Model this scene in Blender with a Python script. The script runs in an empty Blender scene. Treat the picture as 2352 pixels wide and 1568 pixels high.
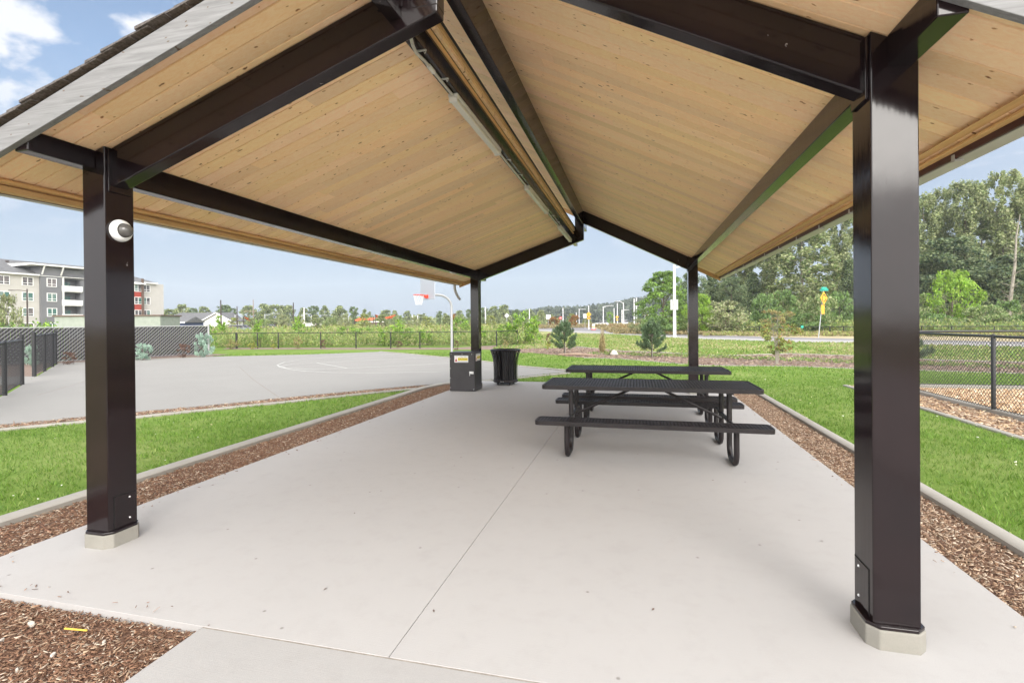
import bpy, bmesh, math, random
import numpy as np
from mathutils import Vector, Matrix
R = math.radians
SC = bpy.context.scene
COL = SC.collection
random.seed(7)
RNG = np.random.default_rng(7)

# ------------------------------------------------------------------ camera
EYE = 1.57
YAW, PITCH, ROLL = 13.8254, -0.2777, 0.4858
FPX, CYPX = 1155.58, 744.58           # focal length and optical centre of the photograph, for a width of 2352
cam_d = bpy.data.cameras.new('camera'); cam = bpy.data.objects.new('camera', cam_d); COL.objects.link(cam)
cam_d.sensor_width = 36; cam_d.lens = 36 * FPX / 2352; cam_d.shift_y = (CYPX - 784) / 2352
cam_d.clip_start = 0.05; cam_d.clip_end = 6000
cam.matrix_world = Matrix.Translation((0, 0, EYE)) @ (Matrix.Rotation(R(YAW), 4, 'Z') @ Matrix.Rotation(R(90 + PITCH), 4, 'X') @ Matrix.Rotation(R(-ROLL), 4, 'Z'))
SC.camera = cam
FW = (-math.sin(R(YAW)), math.cos(R(YAW))); RT = (math.cos(R(YAW)), math.sin(R(YAW)))
def W(xc, D):                          # metres to the right of / ahead of the viewpoint -> world x, y
    return (RT[0] * xc + FW[0] * D, RT[1] * xc + FW[1] * D)
def at(u, D):                          # bearing (as a column of the photograph) and distance -> world x, y
    return W((u - 1176) / FPX * D, D)
def zat(u, v, D):                      # height of a point seen in that bearing at row v
    return EYE + (739.0 - (u - 1176) * math.sin(R(ROLL)) - v) / FPX * D

# ------------------------------------------------------------------ materials
def new_mat(name):
    m = bpy.data.materials.new(name); m.use_nodes = True
    nt = m.node_tree; b = nt.nodes['Principled BSDF']
    return m, nt, b
def N(nt, t, **kw):
    n = nt.nodes.new(t)
    for k, v in kw.items():
        if k in n.inputs: n.inputs[k].default_value = v
        else: setattr(n, k, v)
    return n
def c4(c): return (c[0], c[1], c[2], 1)
def pmat(name, c1, c2=None, scale=4, rough=.6, bump=0, bscale=None, metal=0, detail=6, stretch=None, attr=False, spec=.5, lo=.35, hi=.65, coord='Object'):
    m, nt, b = new_mat(name); L = nt.links.new
    b.inputs['Roughness'].default_value = rough; b.inputs['Metallic'].default_value = metal
    b.inputs['Specular IOR Level'].default_value = spec
    tc = N(nt, 'ShaderNodeTexCoord'); mp = N(nt, 'ShaderNodeMapping')
    if stretch: mp.inputs['Scale'].default_value = stretch
    L(tc.outputs[coord], mp.inputs['Vector'])
    if c2 is None: b.inputs['Base Color'].default_value = c4(c1); out = None
    else:
        nz = N(nt, 'ShaderNodeTexNoise', Scale=scale, Detail=detail, Roughness=.6)
        L(mp.outputs[0], nz.inputs['Vector'])
        r = N(nt, 'ShaderNodeValToRGB'); r.color_ramp.elements[0].position = lo; r.color_ramp.elements[1].position = hi
        r.color_ramp.elements[0].color = c4(c1); r.color_ramp.elements[1].color = c4(c2)
        L(nz.outputs['Fac'], r.inputs['Fac']); out = r.outputs['Color']
        L(out, b.inputs['Base Color'])
    if attr:
        a = N(nt, 'ShaderNodeAttribute', attribute_name='tint')
        mx = N(nt, 'ShaderNodeMix', data_type='RGBA', blend_type='MULTIPLY'); mx.inputs[0].default_value = 1
        if out is not None: L(out, mx.inputs[6])
        else: mx.inputs[6].default_value = c4(c1)
        L(a.outputs['Color'], mx.inputs[7]); L(mx.outputs[2], b.inputs['Base Color'])
    if bump:
        nb = N(nt, 'ShaderNodeTexNoise', Scale=bscale or scale * 6, Detail=8, Roughness=.65)
        L(mp.outputs[0], nb.inputs['Vector'])
        bp = N(nt, 'ShaderNodeBump', Strength=bump, Distance=.02)
        L(nb.outputs['Fac'], bp.inputs['Height']); L(bp.outputs[0], b.inputs['Normal'])
    return m
def leafmat(name, c, rough=.55, trans=.35):
    m, nt, b = new_mat(name); L = nt.links.new
    a = N(nt, 'ShaderNodeAttribute', attribute_name='tint')
    mx = N(nt, 'ShaderNodeMix', data_type='RGBA', blend_type='MULTIPLY'); mx.inputs[0].default_value = 1
    mx.inputs[6].default_value = c4(c); L(a.outputs['Color'], mx.inputs[7]); L(mx.outputs[2], b.inputs['Base Color'])
    b.inputs['Roughness'].default_value = rough; b.inputs['Specular IOR Level'].default_value = .42
    t = N(nt, 'ShaderNodeBsdfTranslucent'); L(mx.outputs[2], t.inputs['Color'])
    ms = N(nt, 'ShaderNodeMixShader'); ms.inputs[0].default_value = trans
    L(b.outputs[0], ms.inputs[1]); L(t.outputs[0], ms.inputs[2]); L(ms.outputs[0], nt.nodes['Material Output'].inputs['Surface'])
    return m

def concrete(name, base, dark, speck=True):
    m, nt, b = new_mat(name); L = nt.links.new
    tc = N(nt, 'ShaderNodeTexCoord')
    n1 = N(nt, 'ShaderNodeTexNoise', Scale=.55, Detail=5, Roughness=.62, Distortion=.4); L(tc.outputs['Object'], n1.inputs['Vector'])
    r1 = N(nt, 'ShaderNodeValToRGB'); r1.color_ramp.elements[0].position = .3; r1.color_ramp.elements[1].position = .72
    r1.color_ramp.elements[0].color = c4(dark); r1.color_ramp.elements[1].color = c4(base); L(n1.outputs['Fac'], r1.inputs['Fac'])
    n2 = N(nt, 'ShaderNodeTexNoise', Scale=260, Detail=3, Roughness=.8); L(tc.outputs['Object'], n2.inputs['Vector'])
    r2 = N(nt, 'ShaderNodeValToRGB'); r2.color_ramp.elements[0].position = .3; r2.color_ramp.elements[1].position = .7
    r2.color_ramp.elements[0].color = (.88, .88, .88, 1); r2.color_ramp.elements[1].color = (1.06, 1.06, 1.05, 1); L(n2.outputs['Fac'], r2.inputs['Fac'])
    n3 = N(nt, 'ShaderNodeTexNoise', Scale=5.5, Detail=9, Roughness=.75); L(tc.outputs['Object'], n3.inputs['Vector'])
    r3 = N(nt, 'ShaderNodeValToRGB'); r3.color_ramp.elements[0].position = .25; r3.color_ramp.elements[1].position = .5
    r3.color_ramp.elements[0].color = (.93, .925, .92, 1); r3.color_ramp.elements[1].color = (1, 1, 1, 1); L(n3.outputs['Fac'], r3.inputs['Fac'])
    # little dark spots (gum, leaf stains)
    v = N(nt, 'ShaderNodeTexVoronoi', Scale=1.1, voronoi_dimensions='2D'); v.inputs['Randomness'].default_value = 1; L(tc.outputs['Object'], v.inputs['Vector'])
    rv = N(nt, 'ShaderNodeValToRGB'); rv.color_ramp.elements[0].position = .006; rv.color_ramp.elements[1].position = .013
    rv.color_ramp.elements[0].color = (.55, .53, .5, 1); rv.color_ramp.elements[1].color = (1, 1, 1, 1); L(v.outputs['Distance'], rv.inputs['Fac'])
    cur = r1.outputs['Color']
    for r in (r2, r3, rv):
        mx = N(nt, 'ShaderNodeMix', data_type='RGBA', blend_type='MULTIPLY'); mx.inputs[0].default_value = 1
        L(cur, mx.inputs[6]); L(r.outputs['Color'], mx.inputs[7]); cur = mx.outputs[2]
    L(cur, b.inputs['Base Color'])
    b.inputs['Roughness'].default_value = .78; b.inputs['Specular IOR Level'].default_value = .35
    mb = N(nt, 'ShaderNodeMapping'); mb.inputs['Scale'].default_value = (6, 240, 1); L(tc.outputs['Object'], mb.inputs['Vector'])
    nb_ = N(nt, 'ShaderNodeTexNoise', Scale=1, Detail=3); L(mb.outputs[0], nb_.inputs['Vector'])
    ad_ = N(nt, 'ShaderNodeMath', operation='ADD'); L(nb_.outputs['Fac'], ad_.inputs[0]); L(n2.outputs['Fac'], ad_.inputs[1])
    bp = N(nt, 'ShaderNodeBump', Strength=.3, Distance=.004); L(ad_.outputs[0], bp.inputs['Height']); L(bp.outputs[0], b.inputs['Normal'])
    return m

def woodmat(name, c1, c2, axis='X', flip=False, knots=True, grain=1.0, rough=.55):
    m, nt, b = new_mat(name); L = nt.links.new
    tc = N(nt, 'ShaderNodeTexCoord'); mp = N(nt, 'ShaderNodeMapping')
    mp.inputs['Scale'].default_value = (1, 22, 22) if axis == 'X' else (22, 1, 22)
    L(tc.outputs['Object'], mp.inputs['Vector'])
    a = N(nt, 'ShaderNodeAttribute', attribute_name='tint')
    off = N(nt, 'ShaderNodeVectorMath', operation='MULTIPLY_ADD'); off.inputs[1].default_value = (37, 37, 37)
    L(a.outputs['Color'], off.inputs[0]); L(mp.outputs[0], off.inputs[2])
    n1 = N(nt, 'ShaderNodeTexNoise', Scale=2.2, Detail=7, Roughness=.65, Distortion=.8); L(off.outputs[0], n1.inputs['Vector'])
    r1 = N(nt, 'ShaderNodeValToRGB'); r1.color_ramp.elements[0].position = .28; r1.color_ramp.elements[1].position = .68
    r1.color_ramp.elements[0].color = c4(c2); r1.color_ramp.elements[1].color = c4(c1); L(n1.outputs['Fac'], r1.inputs['Fac'])
    mx = N(nt, 'ShaderNodeMix', data_type='RGBA', blend_type='MULTIPLY'); mx.inputs[0].default_value = 1
    L(r1.outputs['Color'], mx.inputs[6]); L(a.outputs['Color'], mx.inputs[7]); cur = mx.outputs[2]
    if knots:
        mk = N(nt, 'ShaderNodeMapping'); mk.inputs['Scale'].default_value = (1, 2.1, 2.1) if axis == 'X' else (2.1, 1, 2.1)
        L(tc.outputs['Object'], mk.inputs['Vector'])
        nd = N(nt, 'ShaderNodeTexNoise', Scale=16, Detail=5); L(tc.outputs['Object'], nd.inputs['Vector'])
        ad = N(nt, 'ShaderNodeVectorMath', operation='MULTIPLY_ADD'); ad.inputs[1].default_value = (.075, .075, .075)
        L(nd.outputs['Color'], ad.inputs[0]); L(mk.outputs[0], ad.inputs[2])
        if flip: mk.inputs['Rotation'].default_value = (R(90), 0, 0)
        for sc, p0, p1, dk in ((3.4, .03, .062, (.36, .2, .1)), (6.5, .03, .08, (.5, .32, .18)), (1.9, .02, .036, (.22, .12, .06))):
            v = N(nt, 'ShaderNodeTexVoronoi', Scale=sc, voronoi_dimensions='2D'); L(ad.outputs[0], v.inputs['Vector'])
            rv = N(nt, 'ShaderNodeValToRGB'); rv.color_ramp.elements[0].position = p0; rv.color_ramp.elements[1].position = p1
            rv.color_ramp.elements[0].color = c4(dk); rv.color_ramp.elements[1].color = (1, 1, 1, 1); L(v.outputs['Distance'], rv.inputs['Fac'])
            # only some cells carry a knot
            lt = N(nt, 'ShaderNodeMath', operation='GREATER_THAN'); lt.inputs[1].default_value = .66
            sp = N(nt, 'ShaderNodeSeparateColor'); L(v.outputs['Color'], sp.inputs[0]); L(sp.outputs[0], lt.inputs[0])
            m2 = N(nt, 'ShaderNodeMix', data_type='RGBA', blend_type='MULTIPLY'); L(lt.outputs[0], m2.inputs[0])
            L(cur, m2.inputs[6]); L(rv.outputs['Color'], m2.inputs[7]); cur = m2.outputs[2]
    L(cur, b.inputs['Base Color'])
    b.inputs['Roughness'].default_value = rough; b.inputs['Specular IOR Level'].default_value = .4
    bp = N(nt, 'ShaderNodeBump', Strength=.12, Distance=.004); L(n1.outputs['Fac'], bp.inputs['Height']); L(bp.outputs[0], b.inputs['Normal'])
    return m

def paintmat(name, c1, c2, rough=.16, wav=.03):
    m, nt, b = new_mat(name); L = nt.links.new
    tc = N(nt, 'ShaderNodeTexCoord')
    n1 = N(nt, 'ShaderNodeTexNoise', Scale=1.7, Detail=5, Roughness=.6); L(tc.outputs['Object'], n1.inputs['Vector'])
    r1 = N(nt, 'ShaderNodeValToRGB'); r1.color_ramp.elements[0].position = .3; r1.color_ramp.elements[1].position = .7
    r1.color_ramp.elements[0].color = c4(c1); r1.color_ramp.elements[1].color = c4(c2); L(n1.outputs['Fac'], r1.inputs['Fac'])
    b.inputs['Specular IOR Level'].default_value = .42
    # small scuffs and scratches
    mp = N(nt, 'ShaderNodeMapping'); mp.inputs['Scale'].default_value = (1, 1, .5); L(tc.outputs['Object'], mp.inputs['Vector'])
    nn = N(nt, 'ShaderNodeTexNoise', Scale=9, Detail=4, Roughness=.7); L(tc.outputs['Object'], nn.inputs['Vector'])
    ad = N(nt, 'ShaderNodeVectorMath', operation='MULTIPLY_ADD'); ad.inputs[1].default_value = (.12, .12, .12); L(nn.outputs['Color'], ad.inputs[0]); L(mp.outputs[0], ad.inputs[2])
    v = N(nt, 'ShaderNodeTexVoronoi', Scale=7); L(ad.outputs[0], v.inputs['Vector'])
    rv = N(nt, 'ShaderNodeValToRGB'); rv.color_ramp.elements[0].position = .02; rv.color_ramp.elements[1].position = .035
    rv.color_ramp.elements[0].color = (1, 1, 1, 1); rv.color_ramp.elements[1].color = (0, 0, 0, 1); L(v.outputs['Distance'], rv.inputs['Fac'])
    mx = N(nt, 'ShaderNodeMix', data_type='RGBA', blend_type='MIX'); L(rv.outputs['Color'], mx.inputs[0]); L(r1.outputs['Color'], mx.inputs[6]); mx.inputs[7].default_value = (.3, .27, .26, 1)
    L(mx.outputs[2], b.inputs['Base Color'])
    rr = N(nt, 'ShaderNodeMapRange'); rr.inputs['To Min'].default_value = rough * .6; rr.inputs['To Max'].default_value = rough * 1.7; L(nn.outputs['Fac'], rr.inputs['Value']); L(rr.outputs[0], b.inputs['Roughness'])
    ms_ = N(nt, 'ShaderNodeMapping'); ms_.inputs['Scale'].default_value = (9, 9, .8); L(tc.outputs['Object'], ms_.inputs['Vector'])
    n2 = N(nt, 'ShaderNodeTexNoise', Scale=1.3, Detail=5, Roughness=.6); L(ms_.outputs[0], n2.inputs['Vector'])
    bp = N(nt, 'ShaderNodeBump', Strength=wav * 4, Distance=.02); L(n2.outputs['Fac'], bp.inputs['Height']); L(bp.outputs[0], b.inputs['Normal'])
    return m

def lawnmat(name, g1, g2, dry, amount=.5):
    m, nt, b = new_mat(name); L = nt.links.new
    tc = N(nt, 'ShaderNodeTexCoord')
    n1 = N(nt, 'ShaderNodeTexNoise', Scale=9, Detail=9, Roughness=.75); L(tc.outputs['Object'], n1.inputs['Vector'])
    r1 = N(nt, 'ShaderNodeValToRGB'); r1.color_ramp.elements[0].position = .3; r1.color_ramp.elements[1].position = .7
    r1.color_ramp.elements[0].color = c4(g1); r1.color_ramp.elements[1].color = c4(g2); L(n1.outputs['Fac'], r1.inputs['Fac'])
    n2 = N(nt, 'ShaderNodeTexNoise', Scale=.35, Detail=7, Roughness=.7); L(tc.outputs['Object'], n2.inputs['Vector'])
    r2 = N(nt, 'ShaderNodeValToRGB'); r2.color_ramp.elements[0].position = .62 - amount * .4; r2.color_ramp.elements[1].position = .78 - amount * .2
    r2.color_ramp.elements[0].color = (0, 0, 0, 1); r2.color_ramp.elements[1].color = (1, 1, 1, 1); L(n2.outputs['Fac'], r2.inputs['Fac'])
    mx = N(nt, 'ShaderNodeMix', data_type='RGBA'); L(r2.outputs['Color'], mx.inputs[0]); L(r1.outputs['Color'], mx.inputs[6]); mx.inputs[7].default_value = c4(dry)
    L(mx.outputs[2], b.inputs['Base Color']); b.inputs['Roughness'].default_value = .9; b.inputs['Specular IOR Level'].default_value = .1
    bp = N(nt, 'ShaderNodeBump', Strength=.7, Distance=.05); L(n1.outputs['Fac'], bp.inputs['Height']); L(bp.outputs[0], b.inputs['Normal'])
    return m

M = {}
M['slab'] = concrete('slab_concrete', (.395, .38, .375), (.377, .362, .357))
M['court'] = concrete('court_concrete', (.265, .255, .243), (.245, .235, .224))  # same concrete tone as the slab, darkened to offset its open sky light
M['kerb'] = concrete('kerb_concrete', (.36, .34, .31), (.25, .23, .2))
M['jointfill'] = pmat('joint_filler', (.2, .175, .15), (.3, .27, .24), scale=30, rough=.95)
M['pad'] = concrete('pad_concrete', (.30, .285, .255), (.17, .16, .135))
M['walk'] = concrete('walk_concrete', (.35, .337, .331), (.328, .316, .309))
M['steel'] = paintmat('bronze_paint', (.008, .0048, .006), (.016, .009, .0098), rough=.1, wav=.012)
M['blackpaint'] = pmat('black_coating', (.010, .0075, .008), (.018, .0135, .0145), scale=8, spec=.35, rough=.42, bump=.04, bscale=60)
M['cabinet'] = pmat('charcoal_powder_coat', (.024, .021, .024), (.032, .029, .032), scale=4, rough=.42)
M['black'] = pmat('black_vinyl', (.018, .018, .02), rough=.4)
M['glossblack'] = pmat('gloss_black', (.012, .01, .012), rough=.16)
M['darkgap'] = pmat('shadow_gap', (.004, .004, .004), rough=.9)
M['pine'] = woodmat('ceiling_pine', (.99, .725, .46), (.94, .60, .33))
M['pine2'] = woodmat('ledger_pine', (.66, .42, .2), (.5, .29, .12), axis='Y', knots=False)
M['cedar'] = woodmat('weathered_fascia', (.235, .232, .234), (.13, .127, .128), axis='X', flip=True, knots=True)
M['shingle'] = pmat('asphalt_shingle', (.07, .06, .055), (.16, .14, .13), scale=60, rough=.95, bump=.5, bscale=160)
M['felt'] = pmat('roof_felt', (.03, .03, .035), rough=.8)
M['gutter'] = pmat('gutter_metal', (.5, .48, .46), (.42, .4, .38), scale=2, rough=.35)
M['gutterdark'] = pmat('fascia_dark_red', (.07, .02, .018), rough=.5)
M['white'] = pmat('white_plastic', (.62, .6, .56), rough=.4)
M['conduit'] = pmat('grey_conduit', (.5, .49, .45), rough=.35, metal=.3)
M['lens'] = pmat('clear_lens', (.10, .095, .09), rough=.06, metal=.0)
M['fixlens'] = pmat('diffuser_lens', (.6, .57, .5), rough=.3)
M['galv'] = pmat('galvanised_steel', (.52, .53, .55), (.42, .43, .45), scale=30, rough=.38, metal=.35)
M['wire'] = pmat('dull_wire', (.36, .36, .37), rough=.5, metal=.2)
M['bolt'] = pmat('zinc_bolt', (.75, .75, .75), rough=.3, metal=.5)
M['slat'] = pmat('privacy_slats', (.024, .022, .027), (.042, .038, .046), scale=6, rough=.6, stretch=(8, 8, .3))
M['lawn'] = lawnmat('lawn_soil', (.1, .17, .028), (.16, .24, .05), (.23, .27, .09), .35)
M['lawn2'] = lawnmat('rough_lawn', (.15, .21, .05), (.25, .3, .1), (.36, .33, .17), .75)
M['drygrass'] = lawnmat('dry_field', (.38, .31, .19), (.5, .42, .28), (.3, .27, .16), .5)
M['field'] = lawnmat('field', (.1, .14, .045), (.2, .22, .09), (.3, .26, .15), .6)
M['mulch'] = pmat('mulch_soil', (.1, .05, .032), (.2, .11, .07), scale=40, rough=.95, bump=.8, bscale=70)
M['bedmulch'] = pmat('bed_mulch', (.15, .105, .085), (.26, .19, .155), scale=14, rough=.95, bump=.9, bscale=40, lo=.3, hi=.7)
M['playmulch'] = pmat('play_chips_soil', (.36, .22, .12), (.58, .42, .28), scale=22, rough=.95, bump=.9, bscale=40)
M['chip'] = pmat('wood_chip', (1, 1, 1), rough=.85, attr=True, spec=.2)
M['grass'] = leafmat('grass_blade', (1, 1, 1), trans=.3)
M['leaf'] = leafmat('leaf', (1, 1, 1))
M['bark'] = pmat('bark', (.1, .075, .055), (.2, .165, .13), scale=6, rough=.9, bump=.6, stretch=(3, 3, .6))
M['palebark'] = pmat('pale_bark', (.32, .29, .24), (.2, .18, .15), scale=4, rough=.9, bump=.4)
M['road'] = pmat('asphalt', (.17, .16, .17), (.22, .21, .215), scale=3, rough=.9)
M['line'] = pmat('court_line_paint', (.46, .45, .43), (.36, .35, .335), scale=12, rough=.6)
M['cream'] = pmat('cream_siding', (.42, .40, .375), (.45, .43, .40), scale=1, rough=.8)
M['greysiding'] = pmat('grey_siding', (.15, .15, .16), rough=.8)
M['redsiding'] = pmat('red_siding', (.33, .05, .035), rough=.8)
M['trim'] = pmat('white_trim', (.75, .74, .73), rough=.5)
M['roofgrey'] = pmat('roof_grey', (.1, .1, .105), (.14, .14, .145), scale=2, rough=.9)
M['glassgreen'] = pmat('green_glass', (.05, .13, .11), (.16, .22, .2), scale=.6, rough=.12, lo=.45, hi=.55)
M['glassdark'] = pmat('dark_glass', (.05, .05, .055), (.15, .13, .13), scale=.8, rough=.15, lo=.45, hi=.55)
M['enclosure'] = pmat('pale_green_block', (.25, .28, .24), (.3, .33, .285), scale=2, rough=.85)
M['brownmetal'] = pmat('brown_metal', (.12, .08, .06), rough=.5)
M['navy'] = pmat('navy_siding', (.06, .08, .16), rough=.8)
M['sail'] = pmat('red_shade_cloth', (.75, .1, .05), (.85, .2, .08), scale=.2, rough=.7)
M['pole'] = pmat('white_pole', (.68, .67, .70), rough=.35)
M['darkpole'] = pmat('dark_pole', (.05, .035, .03), rough=.5)
M['woodpole'] = pmat('wood_pole', (.25, .19, .15), rough=.9)
M['yellow'] = pmat('sign_yellow', (.85, .38, .02), rough=.4)
M['signgreen'] = pmat('sign_green', (.02, .35, .27), rough=.4)
M['signred'] = pmat('sign_red', (.7, .05, .05), rough=.4)
M['signblack'] = pmat('sign_black', (.015, .015, .015), rough=.5)
M['signwhite'] = pmat('sign_white', (.8, .8, .8), rough=.4)
M['signyel'] = pmat('sticker_yellow', (.75, .6, .05), rough=.4)
M['signgrey'] = pmat('sign_back_grey', (.4, .4, .42), rough=.4, metal=.3)
M['rimred'] = pmat('rim_red', (.75, .06, .03), rough=.35)
M['net'] = pmat('net_white', (.7, .7, .7), rough=.8)
M['board'] = pmat('backboard_white', (.36, .385, .43), rough=.35)
M['rock'] = pmat('pale_rock', (.42, .38, .33), (.58, .54, .48), scale=6, rough=.9, bump=.5)
M['log'] = pmat('driftwood', (.22, .15, .11), (.34, .25, .19), scale=8, rough=.9, bump=.6)
M['carwhite'] = pmat('car_white', (.75, .76, .78), rough=.15)
M['cargrey'] = pmat('car_grey', (.2, .22, .25), rough=.15)
M['tyre'] = pmat('tyre', (.02, .02, .02), rough=.8)
M['straw'] = pmat('yellow_straw', (.75, .5, .08), rough=.5)
M['hillm'] = pmat('hill_soil', (.05, .07, .05), (.08, .1, .07), scale=.05, rough=1)

# ------------------------------------------------------------------ mesh builder
OFF = {}
class MB:
    def __init__(s): s.v = []; s.f = []; s.m = []; s.c = []; s.col = None
    def quad(s, pts, mi=0):
        n = len(s.v); s.v += [tuple(p) for p in pts]; s.f.append(tuple(range(n, n + len(pts)))); s.m.append(mi); s.c.append(s.col); return s
    def hexa(s, p, mi=0):             # 8 points: bottom 4 ccw, top 4 ccw
        n = len(s.v); s.v += [tuple(q) for q in p]
        for f in ((3, 2, 1, 0), (4, 5, 6, 7), (0, 1, 5, 4), (1, 2, 6, 5), (2, 3, 7, 6), (3, 0, 4, 7)):
            s.f.append(tuple(n + i for i in f)); s.m.append(mi); s.c.append(s.col)
        return s
    def box(s, x0, x1, y0, y1, z0, z1, mi=0):
        return s.hexa([(x0, y0, z0), (x1, y0, z0), (x1, y1, z0), (x0, y1, z0), (x0, y0, z1), (x1, y0, z1), (x1, y1, z1), (x0, y1, z1)], mi)
    def bar(s, a, b, w, h, mi=0, up=(0, 0, 1)):
        a = Vector(a); b = Vector(b); d = (b - a).normalized(); u = Vector(up)
        if abs(d.dot(u)) > .99: u = Vector((0, 1, 0))
        r = d.cross(u).normalized(); u = r.cross(d)
        r *= w / 2; u *= h / 2
        return s.hexa([a - r - u, a + r - u, b + r - u, b - r - u, a - r + u, a + r + u, b + r + u, b - r + u], mi)
    def tube(s, path, rad, n=8, mi=0, caps=True):
        path = [Vector(p) for p in path]; k = len(path)
        if not hasattr(rad, '__len__'): rad = [rad] * k
        base = len(s.v); ref = None
        for i, p in enumerate(path):
            d = (path[min(i + 1, k - 1)] - path[max(i - 1, 0)]).normalized()
            if ref is None:
                ref = Vector((0, 0, 1)) if abs(d.z) < .9 else Vector((1, 0, 0))
            r = d.cross(ref).normalized(); u = r.cross(d).normalized(); ref = u
            for j in range(n):
                t = 2 * math.pi * j / n
                s.v.append(tuple(p + r * (math.cos(t) * rad[i]) + u * (math.sin(t) * rad[i])))
        for i in range(k - 1):
            for j in range(n):
                a = base + i * n + j; b = base + i * n + (j + 1) % n
                s.f.append((a, b, b + n, a + n)); s.m.append(mi); s.c.append(s.col)
        if caps:
            s.f.append(tuple(base + j for j in reversed(range(n)))); s.m.append(mi); s.c.append(s.col)
            s.f.append(tuple(base + (k - 1) * n + j for j in range(n))); s.m.append(mi); s.c.append(s.col)
        return s
    def lathe(s, prof, c, n=24, mi=0):   # prof [(r,z)]
        base = len(s.v)
        for r, z in prof:
            for j in range(n):
                t = 2 * math.pi * j / n; s.v.append((c[0] + r * math.cos(t), c[1] + r * math.sin(t), c[2] + z))
        for i in range(len(prof) - 1):
            for j in range(n):
                a = base + i * n + j; b = base + i * n + (j + 1) % n
                s.f.append((a, b, b + n, a + n)); s.m.append(mi); s.c.append(s.col)
        return s
    def prism(s, pts, z0, z1, mi=0):
        n = len(s.v); k = len(pts)
        s.v += [(p[0], p[1], z0) for p in pts] + [(p[0], p[1], z1) for p in pts]
        s.f.append(tuple(n + k + i for i in range(k))); s.m.append(mi); s.c.append(s.col)
        s.f.append(tuple(n + i for i in reversed(range(k)))); s.m.append(mi); s.c.append(s.col)
        for i in range(k):
            j = (i + 1) % k; s.f.append((n + i, n + j, n + k + j, n + k + i)); s.m.append(mi); s.c.append(s.col)
        return s
    def build(s, name, mats, parent=None, smooth=False, bevel=0, off=None, seg=2):
        me = bpy.data.meshes.new(name)
        off = Vector(off) if off is not None else (OFF.get(parent.name, Vector((0, 0, 0))) if parent is not None else Vector((0, 0, 0)))
        me.from_pydata([tuple(Vector(v) - off) for v in s.v], [], s.f)
        if not isinstance(mats, (list, tuple)): mats = [mats]
        for m in mats: me.materials.append(m)
        if len(mats) > 1: me.polygons.foreach_set('material_index', s.m)
        if any(c is not None for c in s.c):
            at_ = me.attributes.new('tint', 'FLOAT_COLOR', 'FACE')
            arr = []
            for c in s.c: arr += [*(c or (1, 1, 1)), 1]
            at_.data.foreach_set('color', arr)
        me.validate(); me.update()
        o = bpy.data.objects.new(name, me); COL.objects.link(o)
        if parent is not None: o.parent = parent; OFF[o.name] = off
        if bevel:
            b = o.modifiers.new('bevel', 'BEVEL'); b.width = bevel; b.segments = seg; b.limit_method = 'ANGLE'; b.angle_limit = R(40)
        if smooth:
            me.polygons.foreach_set('use_smooth', [True] * len(me.polygons))
            if smooth != 'all':
                try: me.set_sharp_from_angle(angle=R(40))
                except Exception: pass
        return o
def npmesh(name, V, F, mats, parent=None, tint=None):      # V (n,3), F (m,k)
    me = bpy.data.meshes.new(name); n = len(V); m, k = F.shape
    me.vertices.add(n); me.vertices.foreach_set('co', V.astype(np.float32).ravel())
    me.loops.add(m * k); me.loops.foreach_set('vertex_index', F.astype(np.int32).ravel())
    me.polygons.add(m); me.polygons.foreach_set('loop_start', (np.arange(m) * k).astype(np.int32))
    me.update(calc_edges=True)
    me.materials.append(mats)
    if tint is not None:
        a = me.attributes.new('tint', 'FLOAT_COLOR', 'FACE'); t = np.ones((m, 4), np.float32); t[:, :3] = tint; a.data.foreach_set('color', t.ravel())
    o = bpy.data.objects.new(name, me); COL.objects.link(o)
    if parent is not None: o.parent = parent
    return o
def thing(name, label, cat, loc=(0, 0, 0), group=None, rz=0, world=True):
    o = bpy.data.objects.new(name, None); COL.objects.link(o); o.location = loc; o.rotation_euler = (0, 0, rz)
    o['label'] = label; o['category'] = cat
    if group: o['group'] = group
    if world: OFF[o.name] = Vector(loc)
    return o
def tag(o, label, cat, group=None, kind=None):
    if label: o['label'] = label
    if cat: o['category'] = cat
    if group: o['group'] = group
    if kind: o['kind'] = kind
    return o
def struct(o, label=None):
    o['kind'] = 'structure'
    if label: o['label'] = label
    return o
KIDS = {}
def dup(root, loc, rz=0, s=1.0, label=None, group=None):
    r = root.copy(); COL.objects.link(r); r.location = loc; r.rotation_euler = (0, 0, rz)
    r.scale = s if hasattr(s, '__len__') else (s, s, s)
    if label: r['label'] = label
    if group: r['group'] = group
    if root.name not in KIDS: KIDS[root.name] = [(c, list(c.children)) for c in root.children]
    for ch, gs in KIDS[root.name]:
        c = ch.copy(); COL.objects.link(c); c.parent = r
        for g in gs:
            d = g.copy(); COL.objects.link(d); d.parent = c
    return r
def place(root, loc, rz, s, label, group=None):
    root.location = loc; root.rotation_euler = (0, 0, rz); root.scale = s if hasattr(s, '__len__') else (s, s, s)
    root['label'] = label
    if group: root['group'] = group
    return root
def inpoly(x, y, poly):
    c = np.zeros(len(x), bool); k = len(poly)
    for i in range(k):
        x0, y0 = poly[i]; x1, y1 = poly[(i + 1) % k]
        if y0 == y1: continue
        t = ((y0 > y) != (y1 > y)) & (x < (x1 - x0) * (y - y0) / (y1 - y0) + x0); c ^= t
    return c
def textmesh(s, size, name='lettering'):
    cu = bpy.data.curves.new(name, 'FONT'); cu.body = s; cu.size = size; cu.align_x = 'CENTER'; cu.align_y = 'CENTER'; cu.extrude = .0006; cu.resolution_u = 2
    o = bpy.data.objects.new(name, cu); COL.objects.link(o)
    me = bpy.data.meshes.new_from_object(o); bpy.data.objects.remove(o); me.name = name
    return me
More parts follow.
